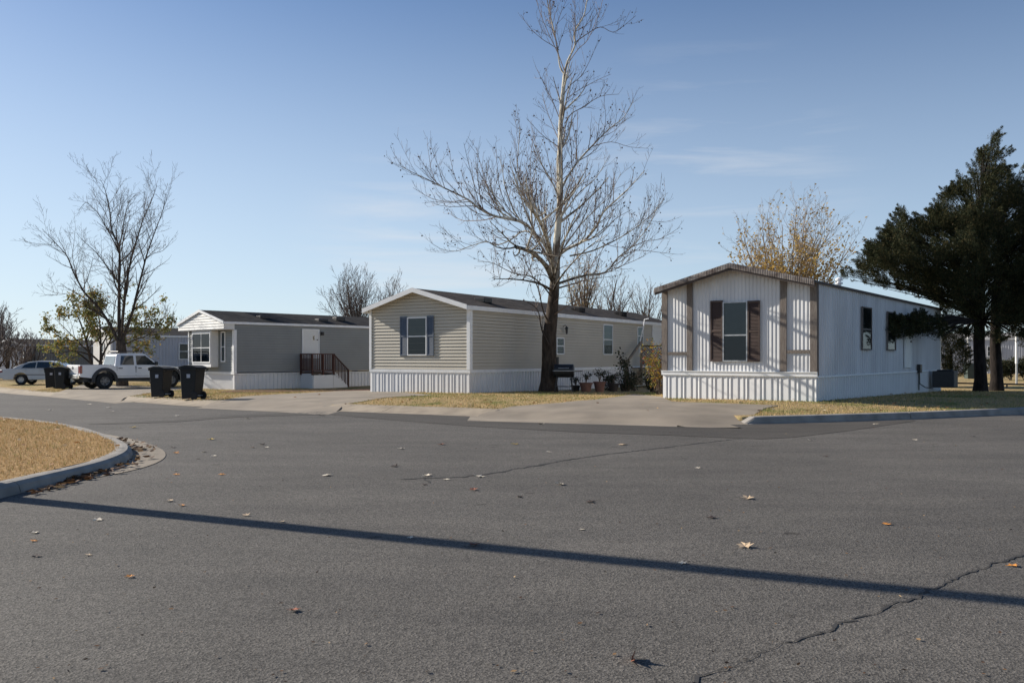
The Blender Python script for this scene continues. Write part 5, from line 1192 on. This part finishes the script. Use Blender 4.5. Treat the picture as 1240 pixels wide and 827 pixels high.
silA = [(1202,158),(1207,172),(1219,176),(1214,190),(1224,205),(1232,230),(1240,260),(1244,300),(1240,350),(1238,395),(1222,416),(1210,408),(1197,402),(1180,408),(1160,398),(1142,392),(1139,378),(1108,362),(1068,352),(1042,346),(1023,340),(1020,327),(1036,322),(1049,313),(1046,300),(1056,287),(1064,296),(1072,280),(1078,262),(1084,256),(1091,250),(1100,256),(1104,268),(1117,261),(1131,251),(1139,240),(1147,228),(1158,226),(1162,212),(1172,214),(1176,199),(1184,176),(1192,176)]
silB = [(1228,215),(1236,196),(1244,190),(1256,200),(1262,230),(1280,260),(1300,300),(1310,350),(1300,400),(1260,412),(1220,412),(1200,400),(1205,350),(1212,300),(1218,250)]
silE = [(1150,392),(1175,396),(1200,398),(1240,400),(1262,404),(1258,420),(1240,426),(1222,414),(1208,424),(1196,412),(1184,420),(1168,412),(1152,404)]
silC = [(1072,392),(1084,386),(1100,388),(1112,381),(1126,384),(1138,386),(1150,396),(1146,408),(1127,412),(1118,405),(1104,410),(1088,411),(1078,402)]
def edge_dist(P, x, y):
    best = 1e9
    for i in range(len(P)):
        a = Vector(P[i]); b = Vector(P[(i+1)%len(P)]); ab = b-a; t = max(0,min(1,(Vector((x,y))-a).dot(ab)/ab.length_squared)); best = min(best, (a+ab*t-Vector((x,y))).length)
    return best
def cedar(base_px, Yc, sils, nb, seed, lab, thick=3.2, extra=None):
    rr = random.Random(seed); x0 = (base_px-HX)/F*Yc; z0 = lot_z(x0, Yc); e = tree_empty('cedar_tree', x0, Yc, z0, lab, group='cedars beside the white home'); blobs = []
    for sil, share, th in sils:
        P = np.array(sil); lo, hi = P.min(0), P.max(0); k = 0
        while k < nb*share:
            x, y = rr.uniform(lo[0],hi[0]), rr.uniform(lo[1],hi[1])
            if not inside(sil, np.array([x]), np.array([y]))[0]: continue
            d = edge_dist(sil, x, y); dm = d/F*Yc
            if dm < .10 or (sil is not silE and mnoise.noise(Vector((x/15, y/11, seed*7.3))) < -.16): continue
            rad = min(.5, max(.10, dm*.8)); tt = min(th, .5+dm*1.15)
            u = rr.uniform(-1,1); u = math.copysign(abs(u)**.6, u)
            w = px3(x, y, Yc+u*tt)-Vector((x0,Yc,z0)); blobs.append((tuple(w), rad*rr.uniform(.75,1.1))); k += 1
    if base_px == 1187:
        k = 0
        while k < 120:
            x, y = rr.uniform(1072,1150), rr.uniform(380,412)
            if inside(silC, np.array([x]), np.array([y]))[0]:
                d = edge_dist(silC, x, y)/F*30.5; t_ = (x-1072)/78; blobs.append((tuple(px3(x,y,29.3+3.4*t_+rr.uniform(-.4,.4))-Vector((x0,Yc,z0))), min(.36,max(.16,d*1.2)))); k += 1
    if base_px == 1187:
        for (tx, ty) in ((1202,158),(1201,164),(1217,177),(1185,177),(1178,199),(1164,212),(1148,228),(1132,251),(1118,262),(1092,251),(1098,258),(1083,258),(1073,280),(1057,288),(1047,301),(1022,327),(1030,324),(1040,320)):
            for _ in range(3): blobs.append((tuple(px3(tx+rr.uniform(-1,5),ty+rr.uniform(5,12),Yc+rr.uniform(-.7,.7))-Vector((x0,Yc,z0))), rr.uniform(.16,.27)))
    V, Q = spray_cloud(blobs, 900, .105); build_np('crown', V, Q, M['leaf_cedar'], e)
    mb = MB(); H = max(b[0][2] for b in blobs); mb.tube([(0,0,-.2),(.02,0,.5),(-.05,0,2),(.05,.1,4),(.3,.1,7),(.35,.1,H-1.6)], [.34,.25,.22,.19,.09,.02], 12, cap=False)
    for b in blobs[::3]:
        c = Vector(b[0]); st = Vector((.0,0,max(3.0,c.z*.8-.3))); m_ = st.lerp(c,.5)+Vector((0,0,.15)); mb.tube([st,m_,c], [.04,.025,.01], 5, cap=False)
    mb.build('trunk', M['cedar_bark'], e, smooth=True)
cedar(1187, 36, [(silA,1,3.0),(silE,.10,2.2)], 820, 1, 'huge dark cedar with a ragged spire leaning its boughs over the white home roof')
cedar(1206.5, 37.2, [(silB,1,3.0)], 460, 2, 'second dark cedar whose trunk stands close beside the first')
# conical evergreen behind the home end
silD = [(1152,392),(1162,400),(1170,415),(1174,432),(1172,446),(1165,456),(1152,459),(1144,455),(1140,430),(1142,405)]
rr = random.Random(4); Yc = 45; x0 = (1156-HX)/F*Yc; z0 = lot_z(x0,Yc); e = tree_empty('evergreen_shrub', x0, Yc, z0, 'rounded dark evergreen bush at the far corner of the white home'); blobs = []
while len(blobs) < 110:
    x, y = rr.uniform(1140,1175), rr.uniform(392,459)
    if inside(silD, np.array([x]), np.array([y]))[0]:
        d = edge_dist(silD,x,y)/F*Yc; blobs.append((tuple(px3(x,y,Yc+rr.uniform(-1,1)*(.2+d))-Vector((x0,Yc,z0))), max(.18,min(.42,d*1.2))))
V, Q = spray_cloud(blobs, 600, .11); build_np('crown', V, Q, M['leaf_cedar'], e)
mb = MB(); mb.tube([(-.2,0,-.1),(-.2,0,2)], [.12,.06], 8); mb.build('trunk', M['cedar_bark'], e)
# hedge of the far yard
def bush(px_, Y, w_, h_, seed, lab):
    x0 = (px_-HX)/F*Y; z0 = lot_z(x0,Y); rr = random.Random(seed); e = empty('hedge_bush', (x0,Y,z0), 0, lab, 'bush', 'dark bushes in the far yard')
    bl = [((rr.uniform(-1,1)*w_*.5, rr.uniform(-.5,.5), rr.uniform(.25,1)*h_*.8), .42) for _ in range(int(w_*14))]
    V, Q = spray_cloud(bl, 260, .13, False, .4); build_np('foliage', V, Q, M['leaf_dark'], e)
    mb = MB()
    for k in range(4): mb.tube([(rr.uniform(-.5,.5)*w_*.6,0,-.1),(rr.uniform(-.5,.5)*w_,0,h_*.7)], .03, 5)
    mb.build('stem', M['twig'], e)
bush(1216, 58, 2.2, 1.7, 1, 'dark rounded bush between the second cedar trunk and the pale pole')
bush(1242, 58, 3.0, 1.75, 2, 'dark wide bush behind the white and grey yard pole')

# ------------------------------------------------------------------ fallen leaves
def leaf_mesh(seed, curl):
    rr = random.Random(seed); mb = MB(); n = 5; V = [(0,0,.012)]; out = []
    for k in range(n*2+1):
        a = R_(-150+300*k/(n*2)); r = (.5 if k%2 == 0 else .27)*rr.uniform(.85,1.12); x = r*math.cos(a); y = r*math.sin(a)
        V.append((x, y*(1-.3*curl), .02+curl*(abs(y)**1.4)*.9+rr.uniform(-.03,.05)+curl*max(0,x)*.25))
    mb.v = V; mb.f = [(0,i,i+1) for i in range(1,n*2+1)]
    mb.tube([(-.02,0,.02),(-.3,.02,.03),(-.55,.05,.08+curl*.1)], .012, 4)
    return mb
LM = {}
def leaf_obj(colr, kind):
    key = (colr, kind)
    if key not in LM:
        cm = {'orange':(.62,.25,.045),'tan':(.52,.38,.24),'pale':(.62,.54,.42),'dark':(.05,.03,.022),'russet':(.27,.09,.045),'yellow':(.6,.42,.1)}[colr]
        m_ = mat('fallen_leaf_'+colr, cm, .7, .3, 6); o = leaf_mesh(hash(kind)%97 if False else kind*7+3, (.14,.38,1.0)[kind]).build('fallen_leaf', m_); LM[key] = o.data; bpy.data.objects.remove(o)
    o = bpy.data.objects.new('fallen_leaf', LM[key]); C.objects.link(o); return o
G2 = 'fallen leaves scattered on the asphalt'
uniq = [(764,801,'russet',2,.17,'russet and cream curled leaf standing upright, lowest on the road'),
 (902,662.5,'tan',1,.19,'big tan crumpled leaf just above the long pole shadow'),
 (575.5,660.5,'russet',1,.15,'brown curled leaf touching the upper edge of the pole shadow'),
 (157,699,'orange',1,.085,'orange curled leaf alone below the pole shadow'),
 (355.7,740,'russet',1,.10,'rusty brown curled leaf alone on open asphalt below the pole shadow'),
 (1074,635,'orange',0,.12,'flat orange leaf on open asphalt with a dark stain beneath'),
 (1226.5,685.5,'orange',0,.11,'flat orange leaf resting beside the long crack'),
 (826,682.5,'pale',0,.09,'pale leaf sliver lying against the pole shadow'),
 (42,645.5,'pale',0,.10,'pale leaf above its orange twin in the road corner'),
 (41,655.5,'orange',0,.09,'orange leaf directly under a pale one in the road corner'),
 (44,674,'dark',0,.10,'dark dry leaf below a pale and an orange leaf'),
 (107.7,672.5,'tan',0,.08,'small tan leaf level with a dark leaf near the kerb'),
 (118.6,630,'pale',0,.13,'long pale leaf sliver between the kerb and the pole shadow'),
 (298,624.5,'tan',1,.11,'tan curled leaf above the middle of the pole shadow with a dark underside'),
 (205,607,'tan',1,.12,'tan curled leaf next to a bright orange one'),
 (219.5,612.5,'orange',1,.11,'bright orange curled leaf next to a tan one'),
 (214,575,'orange',0,.12,'orange leaf directly under a white curled leaf'),
 (211.7,570.5,'pale',1,.10,'white curled leaf directly over an orange leaf'),
 (269,575,'orange',0,.12,'dull orange leaf alone on the road off the kerb nose'),
 (213.4,549,'orange',1,.14,'bright orange leaf near the tan gutter at the kerb nose'),
 (106.7,581,'orange',0,.13,'orange leaf lying against the island kerb'),
 (396,576,'pale',0,.18,'white leaf sliver on bare asphalt away from the cracks'),
 (678.5,587,'pale',1,.17,'cream curled leaf below the thin road crack'),
 (581,577.5,'pale',0,.17,'cream leaf lying right on the thin road crack'),
 (517,576.5,'pale',1,.15,'cream curled leaf at the start of the thin road crack'),
 (573.4,593.5,'russet',1,.14,'reddish curled leaf below the thin road crack'),
 (905,604,'tan',1,.19,'tan curled leaf with a white tip on the open road'),
 (478.6,565,'dark',1,.17,'dark curled leaf above the thin road crack'),
 (317.7,538.5,'dark',1,.17,'dark curled leaf near the road seam'),
 (623,538,'yellow',0,.2,'yellowish leaf in the middle of the road beyond the crack'),
 (534.8,538.6,'russet',1,.16,'pinkish brown curled leaf beyond the crack'),
 (162,518,'yellow',0,.22,'yellow leaf on the seam beside the island tip'),
 (255.8,532.5,'yellow',1,.17,'small yellow curled leaf between the kerb nose and the seam'),
 (754,538.8,'tan',0,.22,'pale tan leaf below the dark asphalt patch'),
 (981,533.5,'pale',1,.14,'pale curled leaf just under the dark asphalt patch')]
small = [(341,632,'tan',0,.08),(496.5,651.5,'pale',0,.08),(704,641.7,'pale',0,.08),(210,542,'dark',0,.14),(247,547.5,'pale',0,.12),(259,552.5,'pale',0,.14),(323,542,'pale',0,.12),(486,543.5,'pale',0,.16),
 (628.7,601.8,'dark',0,.12),(715.7,608,'dark',0,.15),(664,547.5,'pale',0,.14),(845,567,'pale',0,.1),(861.7,627.2,'dark',0,.13),(541,581,'pale',0,.12),(514,587,'dark',0,.12),(306,542,'tan',0,.12),(240,556,'dark',0,.09),
 (390,503.8,'dark',0,.2),(300,507,'pale',0,.2),(215,504,'pale',0,.2),(60,497,'pale',0,.25),(132,494,'pale',0,.25),(135,499,'pale',0,.2),(108,490,'pale',0,.25),(1060,514,'pale',0,.16),(1178,529,'dark',0,.14),(1000,553,'dark',0,.12),(655,514,'pale',0,.2),(1108,533,'pale',0,.14)]
for i, (px_, py_, c, k, s_, lb) in enumerate(uniq+[q+('small dry leaf speck, one of many scattered on the asphalt',) for q in small]):
    o = leaf_obj(c, k); x, y = at_road(px_, py_); dn = i < len(uniq)
    o.location = (x, y, road_z(y)+.006+(.005 if py_ < 530 else 0)); o.rotation_euler = (R_(random.uniform(-8,8)), R_(random.uniform(-6,6)), random.uniform(0,6.28)); o.scale = (s_*.84,)*3
    if i == 0: o.rotation_euler = (R_(62), R_(10), R_(80))
    tag(o, lb, 'leaf', G2)
def litter(name, pts, size, m, lab):
    n = len(pts); V, Q = leaf_quads(np.array(pts), size, asp=.75); V = V.reshape(-1,4,3); c = V.mean(1); V[:,:,2] = c[:,None,2]+(V[:,:,2]-c[:,None,2])*.35+.012
    tag(build_np(name, V.reshape(-1,3), Q, m), lab, 'leaves', kind='stuff')
pts = []
for _ in range(170):
    t = random.random(); i = int(t*(len(gut_in)-2)); f = random.random(); a = Vector(gut_in[i]).lerp(Vector(gut_in[i+1]), f); b = Vector(gut_out[i]).lerp(Vector(gut_out[i+1]), f); p = a.lerp(b, abs(random.gauss(0,.38))+.05)
    dens = .4+.6*(abs(p.y-14.0) < 1.0 or p.y < 11.4)
    if random.random() < dens: pts.append((p.x, p.y, .02+random.random()*.02))
for _ in range(70): y = random.uniform(8.9,10.6); pts.append((-5.17+abs(random.gauss(0,.1)), y, .015))
litter('gutter_leaves', pts, .11, M['litter'], 'dark brown leaves and twigs gathered in the gutter round the island nose')
pts = []
while len(pts) < 110:
    x, y = random.uniform(-12,-5.3), random.uniform(8,19)
    if inside(poly, np.array([x]), np.array([y]))[0]:
        w_ = 1 if isl_dist(x,y) < 1.6 and y > 11.8 else .35
        if random.random() < w_: pts.append((x, y, isl_z(x,y)+.04))
litter('turf_leaves', pts, .10, M['litter_lt'], 'rust and tan leaves strewn over the dry turf island')
pts = []
while len(pts) < 420:
    x = random.uniform(-22,18); y = K(x)+.7+abs(random.gauss(0,4))
    if any(inside(P, np.array([x]), np.array([y]))[0] for P in DRIVES) and random.random() < .9: continue
    pts.append((x, y, lot_z(x,y)+.04))
litter('lawn_leaves', pts, .10, M['litter_lt'], 'small tan and brown leaves strewn over the lawns in front of the homes')

pts = []
while len(pts) < 520:
    y = 3.6+18*random.random()**1.6; x = random.uniform(-.62,.62)*y
    if x < -4.6 and y < 17 and x < -4.9: continue
    if y > K(x)-.3: continue
    pts.append((x, y, road_z(y)+.006))
n_ = len(pts); V, Q = leaf_quads(np.array(pts), .028, asp=.7); V = V.reshape(-1,4,3); c_ = V.mean(1); V[:,:,2] = c_[:,None,2]+(V[:,:,2]-c_[:,None,2])*.3+.004
tag(build_np('leaf_crumbs', V.reshape(-1,3), Q, M['litter']), 'tiny crushed leaf bits and grit scattered over the asphalt', 'debris', kind='stuff')
